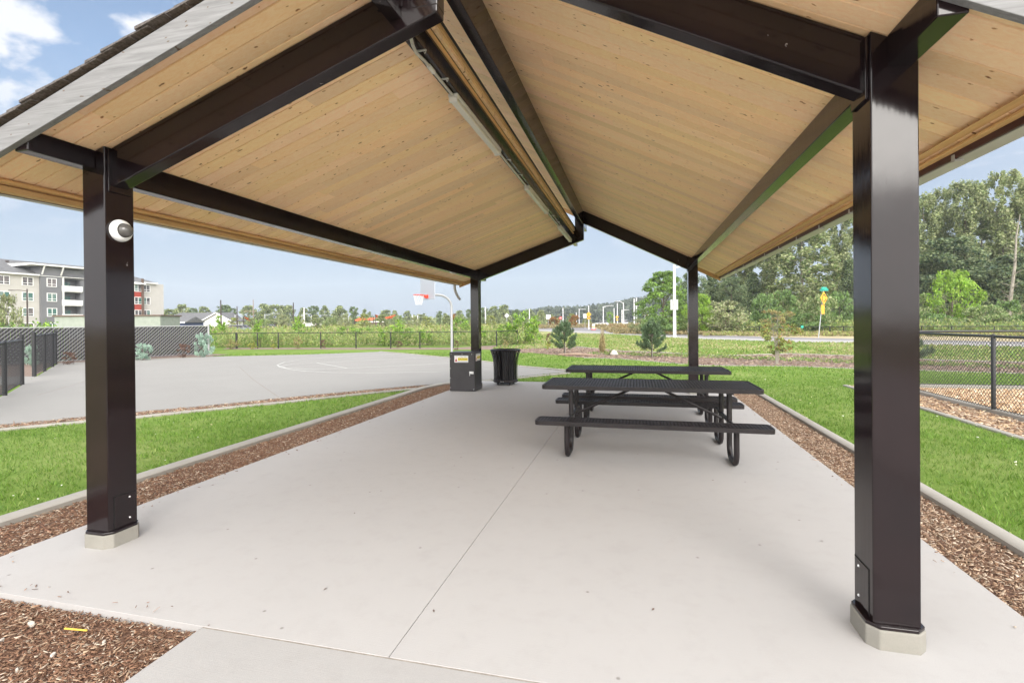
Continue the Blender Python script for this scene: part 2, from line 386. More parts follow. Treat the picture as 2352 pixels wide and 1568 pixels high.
def text(s, size, mat, parent, mw, name='lettering', sx=1):
    me = textmesh(s, size, name); me.materials.clear(); me.materials.append(mat)
    me.transform(Matrix.Diagonal((sx, 1, 1, 1)))
    me.transform(mw)
    o = bpy.data.objects.new(name, me); COL.objects.link(o); o.parent = parent; return o

# ------------------------------------------------------------------ world and sun
SUN_EL, SUN_AZ = 27, 155       # the sun stands behind the viewpoint, to the right
def setup_light():
    w = bpy.data.worlds.new('World'); SC.world = w; w.use_nodes = True; nt = w.node_tree; L = nt.links.new
    bg = nt.nodes['Background']
    az = R(SUN_AZ); sd = Vector((math.sin(az) * math.cos(R(SUN_EL)), math.cos(az) * math.cos(R(SUN_EL)), math.sin(R(SUN_EL))))
    sky = N(nt, 'ShaderNodeTexSky', sky_type='NISHITA'); sky.sun_disc = False; sky.sun_elevation = R(SUN_EL); sky.sun_rotation = R(SUN_AZ)
    sky.air_density = 1.0; sky.dust_density = 1.5; sky.ozone_density = 1.5
    tc = N(nt, 'ShaderNodeTexCoord'); sep = N(nt, 'ShaderNodeSeparateXYZ'); L(tc.outputs['Generated'], sep.inputs[0])
    # thin high veil that thickens towards the horizon and round the sun
    vm = N(nt, 'ShaderNodeMix', data_type='RGBA'); vm.inputs[7].default_value = (1.45, 1.74, 2.2, 1)
    rz = N(nt, 'ShaderNodeValToRGB'); e = rz.color_ramp.elements; e[0].position = 0; e[0].color = (.9, .9, .9, 1); e[1].position = .75; e[1].color = (.15, .15, .15, 1)
    x = e.new(.22); x.color = (.78, .78, .78, 1); x = e.new(.40); x.color = (.12, .12, .12, 1)
    L(sep.outputs[2], rz.inputs['Fac']); L(rz.outputs['Color'], vm.inputs[0]); hs = N(nt, 'ShaderNodeHueSaturation', Saturation=.95, Value=.62); L(sky.outputs[0], hs.inputs['Color']); L(hs.outputs[0], vm.inputs[6])
    # clouds
    dv = N(nt, 'ShaderNodeMath', operation='ADD'); dv.inputs[1].default_value = .22; L(sep.outputs[2], dv.inputs[0])
    cx = N(nt, 'ShaderNodeMath', operation='DIVIDE'); L(sep.outputs[0], cx.inputs[0]); L(dv.outputs[0], cx.inputs[1])
    cy = N(nt, 'ShaderNodeMath', operation='DIVIDE'); L(sep.outputs[1], cy.inputs[0]); L(dv.outputs[0], cy.inputs[1])
    cb = N(nt, 'ShaderNodeCombineXYZ'); L(cx.outputs[0], cb.inputs[0]); L(cy.outputs[0], cb.inputs[1])
    mp = N(nt, 'ShaderNodeMapping'); mp.inputs['Location'].default_value = (3.1, 1.3, 0); mp.inputs['Scale'].default_value = (1.0, 1.3, 1); L(cb.outputs[0], mp.inputs['Vector'])
    cn = N(nt, 'ShaderNodeTexNoise', Scale=3.1, Detail=7, Roughness=.52, Distortion=.15); L(mp.outputs[0], cn.inputs['Vector'])
    cr = N(nt, 'ShaderNodeValToRGB'); cr.color_ramp.elements[0].position = .505; cr.color_ramp.elements[1].position = .575; L(cn.outputs['Fac'], cr.inputs['Fac'])
    ez = N(nt, 'ShaderNodeMapRange'); ez.inputs['From Min'].default_value = .12; ez.inputs['From Max'].default_value = .36; L(sep.outputs[2], ez.inputs['Value'])
    cf = N(nt, 'ShaderNodeMath', operation='MULTIPLY'); L(cr.outputs['Color'], cf.inputs[0]); L(ez.outputs[0], cf.inputs[1])
    cm = N(nt, 'ShaderNodeMix', data_type='RGBA'); L(cf.outputs[0], cm.inputs[0]); L(vm.outputs[2], cm.inputs[6]); cm.inputs[7].default_value = (3.0, 3.1, 3.3, 1)
    # bright thin cloud round the sun
    dt = N(nt, 'ShaderNodeVectorMath', operation='DOT_PRODUCT'); dt.inputs[1].default_value = sd; L(tc.outputs['Generated'], dt.inputs[0])
    dr = N(nt, 'ShaderNodeMapRange', interpolation_type='SMOOTHSTEP'); dr.inputs['From Min'].default_value = -.5; dr.inputs['From Max'].default_value = 1; L(dt.outputs['Value'], dr.inputs['Value'])
    gm = N(nt, 'ShaderNodeMix', data_type='RGBA'); L(dr.outputs[0], gm.inputs[0]); L(cm.outputs[2], gm.inputs[6]); gm.inputs[7].default_value = (12.5, 12.3, 11.9, 1)
    L(gm.outputs[2], bg.inputs['Color']); bg.inputs['Strength'].default_value = .06
    s = bpy.data.lights.new('sun', 'SUN'); s.energy = .5; s.angle = R(30); s.color = (1, .96, .9)
    so = bpy.data.objects.new('sun', s); COL.objects.link(so); so.rotation_euler = (-sd).to_track_quat('-Z', 'Y').to_euler(); so.location = sd * 50
    SC.view_settings.view_transform = 'Standard'; SC.view_settings.look = 'None'; SC.view_settings.exposure = 2.42; SC.view_settings.gamma = 1
setup_light()

# ------------------------------------------------------------------ the pavilion
XL, XR, YF, YB, CW, CD = -3.6145, 1.0968, 2.7498, 11.379, .199, .213
zl = lambda x: 2.8328 + .3474 * (x - XL)            # underside of the left roof plane
zr = lambda x: 2.9485 + .5015 * (XR - x)            # underside of the right, higher one
YR0, YR1 = 2.30, 12.34                              # gable ends
pav = thing('park_pavilion', 'open picnic pavilion, dark brown steel frame and pine board ceiling over the concrete patio', 'pavilion', (-1.26, 7.0, 0))
def column(x0, y0, inner, label=None):
    x1 = x0 + CW; y1 = y0 + CD; zt = max(zl(x1), zl(x0)) if inner > 0 else max(zr(x0), zr(x1))
    f = zl if inner > 0 else zr
    m = MB(); zb = .11
    m.hexa([(x0, y0, zb), (x1, y0, zb), (x1, y1, zb), (x0, y1, zb), (x0, y0, f(x0) - .004), (x1, y0, f(x1) - .004), (x1, y1, f(x1) - .004), (x0, y1, f(x0) - .004)])
    c = m.build('column', M['steel'], pav, bevel=.006)
    e = .024; ch = .045
    pts = lambda g: [(x0 - g + ch, y0 - g), (x1 + g - ch, y0 - g), (x1 + g, y0 - g + ch), (x1 + g, y1 + g - ch), (x1 + g - ch, y1 + g), (x0 - g + ch, y1 + g), (x0 - g, y1 + g - ch), (x0 - g, y0 - g + ch)]
    MB().prism(pts(e + .004), -.01, .095).build('footing', M['pad'], c, bevel=.006)
    MB().prism(pts(e), .0955, .112).build('base_plate', M['steel'], c, bevel=.003)
    xf = x1 if inner > 0 else x0; sg = 1 if inner > 0 else -1
    b = MB(); g0, g1 = y0 + .045, y1 - .012
    b.box(min(xf, xf + sg * .003), max(xf, xf + sg * .003), g0, g1, .125, .345)
    b.build('access_cover', M['steel'], c, bevel=.001)
    g = MB()
    for a in ((g0 - .007, g0, .12, .352), (g1, g1 + .004, .12, .352), (g0, g1, .346, .352)):
        g.box(min(xf, xf + sg * .0015), max(xf, xf + sg * .0015), *a)
    g.build('cover_gap', M['darkgap'], c)
    for z in (.165, .315):
        q = MB(); q.tube([(xf + sg * .003, (g0 + g1) / 2 + .03, z), (xf + sg * .008, (g0 + g1) / 2 + .03, z)], [.007, .005], 10); q.build('bolt', M['bolt'], c, smooth=True)
    return c
for (x, y, i) in ((XL - CW, YF, 1), (XR, YF, -1), (XL - CW, YB, 1), (XR, YB, -1)): column(x, y, i)
DR = .284; OFY = .05; RWD = .11; XP = -1.127; PW = .20
def rafter(x0, x1, y, f):
    m = MB(); a, b = x0, x1; t = .004
    tb = f(b) - t if b > 0 or a > -1.2 else zl(-1.345) - t
    if tb == f(b) - t: m.hexa([(a, y, f(a) - DR), (b, y, f(b) - DR), (b, y + RWD, f(b) - DR), (a, y + RWD, f(a) - DR), (a, y, f(a) - t), (b, y, f(b) - t), (b, y + RWD, f(b) - t), (a, y + RWD, f(a) - t)])
    else: m.hexa([(a, y, f(a) - DR), (b, y, f(b) - DR), (b, y + RWD, f(b) - DR), (a, y + RWD, f(a) - DR), (a, y, f(a) - t), (b, y, f(b) - t), (b, y + RWD, f(b) - t), (a, y + RWD, f(a) - t)])
    return m.build('rafter', M['steel'], pav, bevel=.008)
def endplate(par, x, y, f, sg):
    MB().box(min(x, x + sg * .014), max(x, x + sg * .014), y - .03, y + RWD + .03, f(x) - DR - .035, f(x) - .02).build('end_plate', M['steel'], par, bevel=.003)
for y in (YF + OFY, YB + OFY):
    r = rafter(XL + .001, XP - .0025, y, zl); endplate(r, XL + .001, y, zl, 1)
    r = rafter(XP + .001, XR - .001, y, zr); endplate(r, XR - .001, y, zr, -1)
    p = MB().box(XP - PW, XP, y - .0025, y + RWD + .0025, 3.45, zr(XP) - .005).build('king_post', M['steel'], pav, bevel=.008)
    MB().box(XP - PW - .19, XP - PW - .02, y - .012, y - .0005, 3.47, 3.56).build('splice_plate', M['steel'], p, bevel=.003)
def stub(x0, x1, zb, y0, y1, f):
    t = .004; zb = min(f(x0), f(x1)) - .098; y0 -= .004; MB().hexa([(x0, y0, zb), (x1, y0, zb), (x1, y1, zb), (x0, y1, zb), (x0, y0, f(x0) - t), (x1, y0, f(x1) - t), (x1, y1, f(x1) - t), (x0, y1, f(x0) - t)]).build('purlin', M['steel'], pav, bevel=.006)
def purlin(x0, x1, zb, y0, y1, f):
    m = MB(); t = .004
    m.hexa([(x0, y0, zb), (x1, y0, zb), (x1, y1, zb), (x0, y1, zb), (x0, y0, f(x0) - t), (x1, y0, f(x1) - t), (x1, y1, f(x1) - t), (x0, y1, f(x0) - t)])
    return m.build('purlin', M['steel'], pav, bevel=.006)
for (x0, x1, zb, f) in ((-3.80, -3.69, 2.61, zl), (1.165, 1.275, 2.755, zr)):
    purlin(x0, x1, zb, YF + CD, YB, f); stub(x0, x1, zb, YR0 + .045, YF, f); purlin(x0, x1, zb, YB + CD, YR1 - .045, f)
purlin(-1.449, -1.362, 3.40, YF + OFY + RWD, YB + OFY, zl); purlin(-1.449, -1.362, 3.40, YR0 + .045, YF + OFY, zl); purlin(-1.449, -1.362, 3.40, YB + OFY + RWD, YR1 - .045, zl)
purlin(-1.228, -1.135, 3.74, YF + OFY + .156, YB + OFY - .046, zr); purlin(-1.228, -1.135, 3.74, YR0 + .045, YF + OFY - .056, zr); purlin(-1.228, -1.135, 3.74, YB + OFY + .156, YR1 - .045, zr)
RX0, RX1 = -4.40, -1.345; SX0, SX1 = -1.95, 1.86
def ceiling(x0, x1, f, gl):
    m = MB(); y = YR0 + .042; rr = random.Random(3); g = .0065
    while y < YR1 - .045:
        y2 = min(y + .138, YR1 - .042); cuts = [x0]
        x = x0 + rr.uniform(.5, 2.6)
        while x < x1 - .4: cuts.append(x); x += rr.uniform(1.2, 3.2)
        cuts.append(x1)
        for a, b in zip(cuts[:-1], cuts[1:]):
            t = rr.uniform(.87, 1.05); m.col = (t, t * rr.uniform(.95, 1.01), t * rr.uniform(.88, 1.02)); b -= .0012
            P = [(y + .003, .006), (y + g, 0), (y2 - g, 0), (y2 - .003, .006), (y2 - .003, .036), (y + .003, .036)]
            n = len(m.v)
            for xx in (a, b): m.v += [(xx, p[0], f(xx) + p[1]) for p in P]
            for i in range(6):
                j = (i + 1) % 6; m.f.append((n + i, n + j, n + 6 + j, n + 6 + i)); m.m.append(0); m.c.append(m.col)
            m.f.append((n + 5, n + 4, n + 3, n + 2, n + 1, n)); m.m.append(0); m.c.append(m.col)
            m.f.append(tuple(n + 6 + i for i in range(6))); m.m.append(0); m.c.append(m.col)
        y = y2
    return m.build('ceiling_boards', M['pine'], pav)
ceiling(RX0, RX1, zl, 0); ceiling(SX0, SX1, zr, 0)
def slab_on(name, mat, x0, x1, y0, y1, f, d0, d1, tint=None, **k):
    m = MB(); m.col = tint
    m.hexa([(x0, y0, f(x0) + d0), (x1, y0, f(x1) + d0), (x1, y1, f(x1) + d0), (x0, y1, f(x0) + d0), (x0, y0, f(x0) + d1), (x1, y0, f(x1) + d1), (x1, y1, f(x1) + d1), (x0, y1, f(x0) + d1)])
    return m.build(name, mat, pav, **k)
slab_on('sheathing', M['pine2'], RX0, RX1 + .01, YR0 + .01, YR1 - .01, zl, .040, .072, (1, 1, 1)); slab_on('sheathing', M['pine2'], SX0 - .01, SX1, YR0 + .01, YR1 - .01, zr, .040, .072, (1, 1, 1))
slab_on('roofing_felt', M['felt'], RX0, RX1 + .012, YR0 + .035, YR1 - .035, zl, .0725, .105); slab_on('roofing_felt', M['felt'], SX0 - .012, SX1, YR0 + .035, YR1 - .035, zr, .0725, .105)
for (x0, x1, f) in ((RX0 - .02, RX1, zl), (SX0, SX1 + .02, zr)):       # gable boards, both ends
    for (ya, yb) in ((YR0, YR0 + .04), (YR1 - .04, YR1)): slab_on('gable_board', M['cedar'] if ya < 5 else M['pine2'], x0, x1, ya, yb, f, -.088, .066, (1, 1, 1), bevel=.003)
def shingles(x0, x1, f, up):
    m = MB(); rr = random.Random(5); n = int(abs(x1 - x0) / .125)
    for i in range(n + 1):
        a = x0 + (x1 - x0) * i / n; s_ = 1 if up else -1; b = a + s_ * .21
        b = min(b, x1) if up else max(b, x1)
        if abs(b - a) < .02: continue
        y = YR0 - .012
        while y < YR1 + .012:
            y2 = min(y + rr.uniform(.25, .36), YR1 + .012); jy = rr.uniform(-.012, .012) if y < YR0 else 0
            lo, hi = .112 + rr.uniform(0, .004), .121 + rr.uniform(0, .006)
            t = rr.uniform(.75, 1.2); m.col = (t, t, t)
            # the butt of every course rides on the one below
            P = [(a, y + jy, f(a) + lo + .004), (b, y + jy, f(b) + .1065), (b, y2 - .003, f(b) + .1065), (a, y2 - .003, f(a) + lo + .004),
                 (a, y + jy, f(a) + hi + .011), (b, y + jy, f(b) + .113), (b, y2 - .003, f(b) + .113), (a, y2 - .003, f(a) + hi + .011)]
            m.hexa(P); y = y2
    return m.build('shingles', M['shingle'], pav)
shingles(RX0 - .03, RX1, zl, True); shingles(SX1 + .03, SX0, zr, False)
m_ = MB(); m_.col = (1.25, 1.2, 1.15); m_.box(-1.361, -1.349, YF + OFY + RWD, YB + OFY, 3.545, 3.575); m_.build('ledger_strip', M['pine2'], pav)
def led(x0, x1, z0, z1, y0=YR0 + .045, y1=YR1 - .045, t=(1, 1, 1)):
    m = MB(); m.col = t; return m.box(x0, x1, y0, y1, z0, z1).build('eave_board', M['pine2'], pav, bevel=.004)
led(-4.33, -4.262, 2.571, 2.594, t=(1.15, 1.1, 1.05)); led(-4.405, -4.331, 2.522, 2.565)
led(1.74, 1.81, 2.592, 2.598, t=(1.15, 1.1, 1.05)); led(1.8105, 1.858, 2.558, 2.575, t=(1.2, 1.15, 1.05))
led(1.742, 1.809, 2.5935, 2.618, 5.2, YR1 - .045, (1.1, 1, .95))
MB().box(1.859, 1.872, YR0 + .01, YR1 - .01, 2.524, 2.60).build('fascia', M['gutterdark'], pav); MB().box(-4.425, -4.408, YR0 + .01, YR1 - .01, 2.52, 2.60).build('fascia', M['gutterdark'], pav)
def gutter(xi, sg, zb):
    m = MB(); t = .003; w = .105; a = xi; b = xi + sg * w
    for (p, q, z0, z1) in ((a, b, zb, zb + t), (b, b + sg * t, zb, zb + .085), (a, a + sg * t, zb + t, zb + .085), (b - sg * .014, b, zb + .082, zb + .085)):
        m.box(min(p, q), max(p, q), YR0 + .005, YR1 - .005, z0, z1)
    for y in (YR0 + .002, YR1 - .008): m.box(min(a, b), max(a, b), y, y + .003, zb + .0035, zb + .08)
    g = m.build('gutter', M['gutter'], pav)
    y = YR0 + .5
    while y < YR1 - .2:
        h = MB(); h.box(min(a - sg * .012, a + sg * .03), max(a - sg * .012, a + sg * .03), y, y + .035, zb - .012, zb - .001)
        h.box(min(a - sg * .016, a - sg * .0125), max(a - sg * .016, a - sg * .0125), y, y + .035, zb - .012, zb + .03)
        h.build('bracket', M['gutter'], g); y += .76
    return g
gutter(1.874, 1, 2.519); gutter(-4.427, -1, 2.527)
MB().tube([(-4.48, 12.12, 2.53), (-4.48, 12.12, 2.43), (-4.475, 12.14, 2.38), (-4.46, 12.2, 2.29), (-4.44, 12.30, 2.20), (-4.43, 12.36, 2.17)], .036, 12).build('downspout', M['gutter'], pav, smooth=True)

# things fixed to the pavilion
def striplight(y0, y1, label):
    t = thing('strip_light', label, 'strip light', (-1.41, (y0 + y1) / 2, 3.36), 'strip lights under the ridge beam')
    MB().box(-1.447, -1.367, y0, y1, 3.372, 3.398).build('housing', M['white'], t, bevel=.004)
    MB().box(-1.438, -1.376, y0 + .03, y1 - .03, 3.335, 3.3715).build('diffuser', M['fixlens'], t, bevel=.012, seg=3)
    for a, b in ((y0, y0 + .029), (y1 - .029, y1)): MB().box(-1.442, -1.372, a, b, 3.33, 3.371).build('end_cap', M['white'], t, bevel=.006)
striplight(3.80, 5.16, 'nearest of the three long white strip lights under the ridge beam')
striplight(6.60, 8.15, 'middle one of the three long white strip lights under the ridge beam')
striplight(9.55, 11.2, 'farthest of the three white strip lights, ending at the rear king post')
cd = thing('conduit', 'pale grey electrical conduit running along the ridge beam between the strip lights', 'conduit', (-1.41, 7, 3.38))
MB().tube([(-1.36, 2.93, 3.36), (-1.38, 3.0, 3.35), (-1.408, 3.12, 3.365), (-1.41, 3.25, 3.384), (-1.41, 3.8, 3.385)], .011, 8).build('pipe', M['conduit'], cd, smooth=True)
MB().tube([(-1.41, 5.16, 3.385), (-1.41, 6.6, 3.385)], .011, 8).build('pipe', M['conduit'], cd, smooth=True)
MB().tube([(-1.41, 8.15, 3.385), (-1.41, 9.55, 3.385)], .011, 8).build('pipe', M['conduit'], cd, smooth=True)
MB().tube([(-1.411, 3.33, 3.384), (-1.411, 3.42, 3.384)], .017, 8).build('coupling', M['white'], cd, smooth=True)
for y in (3.14, 3.55, 5.5, 6.1, 8.6, 9.2):
    b = MB(); b.box(-1.425, -1.35, y, y + .015, 3.392, 3.3985); b.tube([(-1.37, y + .007, 3.392), (-1.36, y + .007, 3.37), (-1.352, y + .007, 3.385)], .003, 6); b.build('clamp', M['conduit'], cd)
wl = thing('wall_lamp', 'round white security lamp with a clear dome high on the left front column', 'lamp', (XL + .03, 2.855, 2.25))
m_ = MB(); prof = [(.0, 0), (.078, 0), (.08, .012), (.074, .03), (.06, .042), (.052, .044)]
def xl(prof, x, y, z, n=28):
    m = MB(); base = 0
    for r, d in prof:
        for j in range(n):
            t = 2 * math.pi * j / n; m.v.append((x + d, y + r * math.cos(t), z + r * math.sin(t)))
    for i in range(len(prof) - 1):
        for j in range(n):
            a = i * n + j; b = i * n + (j + 1) % n; m.f.append((a, b, b + n, a + n)); m.m.append(0); m.c.append(None)
    return m
xl(prof, XL + .001, 2.855, 2.25).build('base', M['signwhite'], wl, smooth=True)
xl([(.05, .0), (.05, .045), (.047, .06), (.037, .078), (.02, .09), (.0005, .093)], XL + .001, 2.86, 2.25).build('dome', M['lens'], wl, smooth=True)

# ------------------------------------------------------------------ ground and paving
def sheet(name, pts, z, mat, label=None, sub=None):
    m = MB(); m.quad([(p[0], p[1], z) for p in pts]); return struct(m.build(name, mat), label)
sheet('ground', [(-1000, -150), (1000, -150), (1000, 1000), (-1000, 1000)], -.06, M['field'])
sheet('lawn', [(-30, 3), (-4.6, 3), (-4.6, 12.9), (2.2, 12.9), (2.2, 2.9), (2.2, -6), (26, -6), (26, 31), (-6, 60), (-12, 34), (-30, 33)], -.036, M['lawn'])
lawnslope = [(-8.2, 28.2), (-5.5, 29), (-3.6, 31.4), (-.8, 27.1), (1.3, 25.9), (3.5, 23.8), (6.9, 25.6), (9, 24.4), (10.6, 22.5), (13.2, 21.5), (30, 18), (34, 26), (20.3, 32.9), (14, 38), (10.6, 39.4), (5.7, 44), (2.6, 49.8), (-4.6, 65.1), (-14.5, 80.8), (-14, 60)]
sheet('rough_lawn', lawnslope, -.032, M['lawn2'])
def slab(name, x0, x1, y0, y1, top=0, th=.1, mat='slab', bev=.012):
    return struct(MB().box(x0, x1, y0, y1, top - th, top).build(name, M[mat], bevel=bev))
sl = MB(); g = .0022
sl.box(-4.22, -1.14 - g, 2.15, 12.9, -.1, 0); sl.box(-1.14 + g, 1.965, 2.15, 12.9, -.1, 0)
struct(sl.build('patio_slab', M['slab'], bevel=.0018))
pa = MB(); pa.box(-2.2, 1.4, -3, 2.140, -.1, -.001); pa.box(1.405, 6, -3, 2.140, -.1, -.001); pa.box(-9, 8, -16, -3.01, -.1, -.006); pa.box(1.975, 2.0, 1.9, 2.0, -.1, -.007)  # wide apron behind the camera added to bounce sunlight onto the ceiling
struct(pa.build('front_path_and_bounce_apron', M['walk'], bevel=.002)); struct(MB().box(-2.2, 6, 2.1402, 2.1498, -.05, -.0025).build('expansion_joint', M['jointfill']))
court = [(-11.9, 4.5), (-9.95, 5.88), (-9.29, 6.7), (-8.85, 7.28), (-8.29, 7.9), (-7.38, 9.2), (-6.22, 10.74), (-4.75, 12.29), (-3.32, 14.03), (-2.21, 15.62), (-2.1, 15.8), (-2.23, 15.97), (-4.1, 17.32), (-5.95, 19.19), (-8.01, 20.87), (-11.29, 23.33), (-13.64, 24.97), (-16.55, 22.27), (-20.37, 20.31), (-21.97, 18.4), (-23.1, 16.7), (-23.6, 16.0), (-18.16, 11.69), (-16.02, 9.99), (-14.12, 8.48), (-13.6, 8.0)]
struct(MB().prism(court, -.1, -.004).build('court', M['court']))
ct = MB()
for (a, b) in (((-10.61, 12.15), (-7.45, 9.28)), ((-10.61, 12.15), (-14.2, 15.6)), ((-13.2, 8.5), (-19, 15.8))):
    ct.bar((a[0], a[1], -.0035), (b[0], b[1], -.0035), .008, .001)
struct(ct.build('court_joint', M['bedmulch']))
# court markings: key, free-throw line, three-point arc
mk = MB(); lw = .06
def line(a, b, w=lw): mk.bar((a[0], a[1], .0005), (b[0], b[1], .0005), w, .003)
line((-12.42, 17.65), (-9.78, 15.67)); line((-12.42, 17.65), (-8.2, 22.1)); line((-9.78, 15.67), (-5.75, 19.3))
arc = [(-4.75, 16.1), (-5.82, 15.06), (-8.1, 14.32), (-9.42, 14.22), (-10.62, 14.5), (-11.58, 14.99), (-12.53, 15.69), (-13.3, 16.5), (-13.94, 17.71), (-14.24, 19.16), (-13.88, 20.4), (-12.2, 22.9), (-11.2, 23.2)]
for a, b in zip(arc[:-1], arc[1:]): line(a, b)
arc2 = [(-12.42, 17.65), (-12.97, 16.9), (-12.85, 16.1), (-12.1, 15.45), (-11.0, 15.15), (-9.78, 15.67)]
for a, b in zip(arc2[:-1], arc2[1:]): line(a, b)
struct(mk.build('court_markings', M['line']))
# mulch beds (sheets) ---------------------------------------------
mulch_left = [(-4.885, .5), (-4.22, .5), (-4.22, 12.9), (-4.6, 12.9), (-4.885, 11.6)]
mulch_right = [(1.97, 2.15), (1.97, 12.9), (2.475, 12.9), (2.475, .5), (5, -1), (2.2, -1)]
mulch_front = [(-4.4, -.5), (-2.2, -.5), (-2.2, 2.145), (-4.4, 2.145)]
mulch_court = [(-11.4, 4.2), (-9.6, 5.64), (-8.99, 6.44), (-8.49, 6.92), (-7.99, 7.56), (-7.05, 8.8), (-5.98, 10.33), (-4.9, 11.6), (-4.75, 12.29), (-6.22, 10.74), (-7.38, 9.2), (-8.29, 7.9), (-8.85, 7.28), (-9.29, 6.7), (-9.95, 5.88), (-11.9, 4.5)]
strip_rt = [(4.95, 6.5), (5.72, 6.5), (5.78, 13.6), (4.88, 13.6)]
play = [(5.86, 6), (5.9, 13.35), (14, 13.6), (14, 5)]
bed = [(-6.9, 25.4), (-5.11, 25.2), (-2.55, 22.35), (-.64, 21.78), (2.19, 18.96), (5.14, 19.15), (6.81, 18.46), (8.55, 18.14), (10.78, 17.48), (20, 15.6), (21, 19.6), (13.24, 21.46), (10.59, 22.48), (9.0, 24.41), (6.86, 25.57), (3.53, 23.72), (1.33, 25.82), (-.8, 27.02), (-3.58, 31.45), (-5.5, 29), (-7.6, 28.3)]
farbed = [(-25.6, 26.7), (-14.6, 27.5), (-7.7, 28.1), (-5.5, 27.3), (-5.1, 29.6), (-8, 36), (-11, 30), (-27, 28.6)]
leftbed = [(-22.2, 18.4), (-23.2, 16.7), (-24, 16), (-25, 14), (-25, 23), (-21, 22.4), (-20.5, 20.6)]
leftplay = [(-14.15, 8.35), (-24, 16.2), (-45, 14), (-45, 2), (-14, 5)]
sheet('mulch_bed', mulch_left, -.03, M['mulch']); sheet('mulch_bed', mulch_right, -.03, M['mulch']); sheet('mulch_bed', mulch_front, -.045, M['mulch'])
sheet('mulch_bed', mulch_court, -.028, M['bedmulch']); sheet('mulch_bed', strip_rt, -.028, M['playmulch']); sheet('play_area', play, -.024, M['playmulch'])
sheet('planting_bed', bed, -.026, M['bedmulch']); sheet('planting_bed', farbed, -.028, M['bedmulch']); sheet('planting_bed', leftbed, -.027, M['bedmulch']); sheet('mulch_bed', leftplay, -.0275, M['bedmulch'])
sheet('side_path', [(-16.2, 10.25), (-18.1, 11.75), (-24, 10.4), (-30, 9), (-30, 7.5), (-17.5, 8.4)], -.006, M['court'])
def kerb(path, w, top, name='kerb', bot=-.06):
    m = MB(); n = len(path); L_, R_ = [], []
    for i, p in enumerate(path):
        a = Vector(path[max(i - 1, 0)]); b = Vector(path[min(i + 1, n - 1)]); d = (b - a).normalized(); nn = Vector((-d.y, d.x)) * w / 2
        L_.append(Vector(p) + nn); R_.append(Vector(p) - nn)
    base = len(m.v)
    for l, r in zip(L_, R_): m.v += [(l.x, l.y, bot), (l.x, l.y, top - .012), (l.x * .88 + r.x * .12, l.y * .88 + r.y * .12, top), (r.x * .88 + l.x * .12, r.y * .88 + l.y * .12, top), (r.x, r.y, top - .012), (r.x, r.y, bot)]
    for i in range(n - 1):
        for j in range(5):
            a = i * 6 + j; m.f.append((a, a + 6, a + 7, a + 1)); m.m.append(0); m.c.append(None)
    m.f.append((5, 4, 3, 2, 1, 0)); m.m.append(0); m.c.append(None)
    e = (n - 1) * 6; m.f.append(tuple(e + i for i in range(6))); m.m.append(0); m.c.append(None)
    return struct(m.build(name, M['kerb'], smooth=True))
kerb([(-4.985, .5), (-4.985, 5), (-4.985, 11.2), (-4.8, 12.05), (-4.35, 12.6)], .17, .025)
kerb([(2.545, -1), (2.545, 5), (2.545, 12), (2.4, 12.9), (1.9, 13.3), (-1, 13.5)], .13, .03)
kerb([(-11.2, 4.05), (-9.5, 5.6), (-8.86, 6.37), (-8.39, 6.86), (-7.92, 7.52), (-6.99, 8.72), (-5.92, 10.23), (-5.15, 11.2)], .14, .0)
kerb([(5.82, 5.5), (5.82, 10), (5.82, 13.42)], .16, .05); kerb([(5.9, 13.5), (10, 13.65), (16, 13.8)], .16, .05); kerb([(4.92, 6), (4.92, 10.4), (4.86, 13.6)], .1, .0)
kerb([(-3.58, 31.4), (-.8, 27.02), (1.33, 25.82), (3.53, 23.72), (6.86, 25.57), (9.0, 24.41), (10.59, 22.48), (13.24, 21.46), (20, 19.7)], .1, .02)
kerb([(-2.2, 22.1), (-.64, 21.7), (2.19, 18.9), (5.14, 19.05), (6.81, 18.38), (8.55, 18.06), (10.78, 17.4), (20, 15.5)], .08, -.015)
kerb([(-2.1, 16.1), (-4.1, 17.45), (-5.95, 19.32), (-8.01, 21.0), (-11.29, 23.46), (-13.64, 25.1)], .16, .02)
kerb([(-2.0, 15.5), (-3.2, 13.95), (-4.2, 12.8)], .12, .0)
# road, pavement and dry verge beyond the lawn
swl = [(-17, 86), (-14.5, 80.8), (-4.6, 65.1), (2.6, 49.8), (5.7, 44), (10.6, 39.4), (14, 38), (20.3, 32.9), (45, 20)]
swu = [(-19.5, 101), (-17.2, 95.96), (-5.5, 77.5), (2.93, 56.5), (6.46, 49.7), (11.9, 44.4), (15.6, 42.2), (22.65, 36.7), (48, 24)]
sheet('pavement', swl + swu[::-1], -.02, M['walk'])
road = swu + [(52, 27), (25, 40.5), (17, 47), (13, 50.5), (8.5, 57), (5, 66), (-5, 92), (-10, 118), (-8, 150), (14, 220), (36, 330), (20, 330), (-8, 230), (-30, 165), (-60, 140), (-60, 122), (-30, 116)]
sheet('road', road, -.04, M['road'])
verge = [(60, 32), (25, 40.6), (17, 47.1), (13, 50.6), (8.5, 57.1), (5, 66.1), (-5, 92.1), (-9.8, 118), (-7.8, 150), (14.2, 220), (60, 300), (300, 300), (300, 0), (60, 0)]
sheet('verge', verge, -.045, M['drygrass'])
sheet('far_field', [(-62, 142), (-31, 166), (-9, 231), (18, 330), (-300, 400), (-400, 150)], -.05, M['drygrass'])

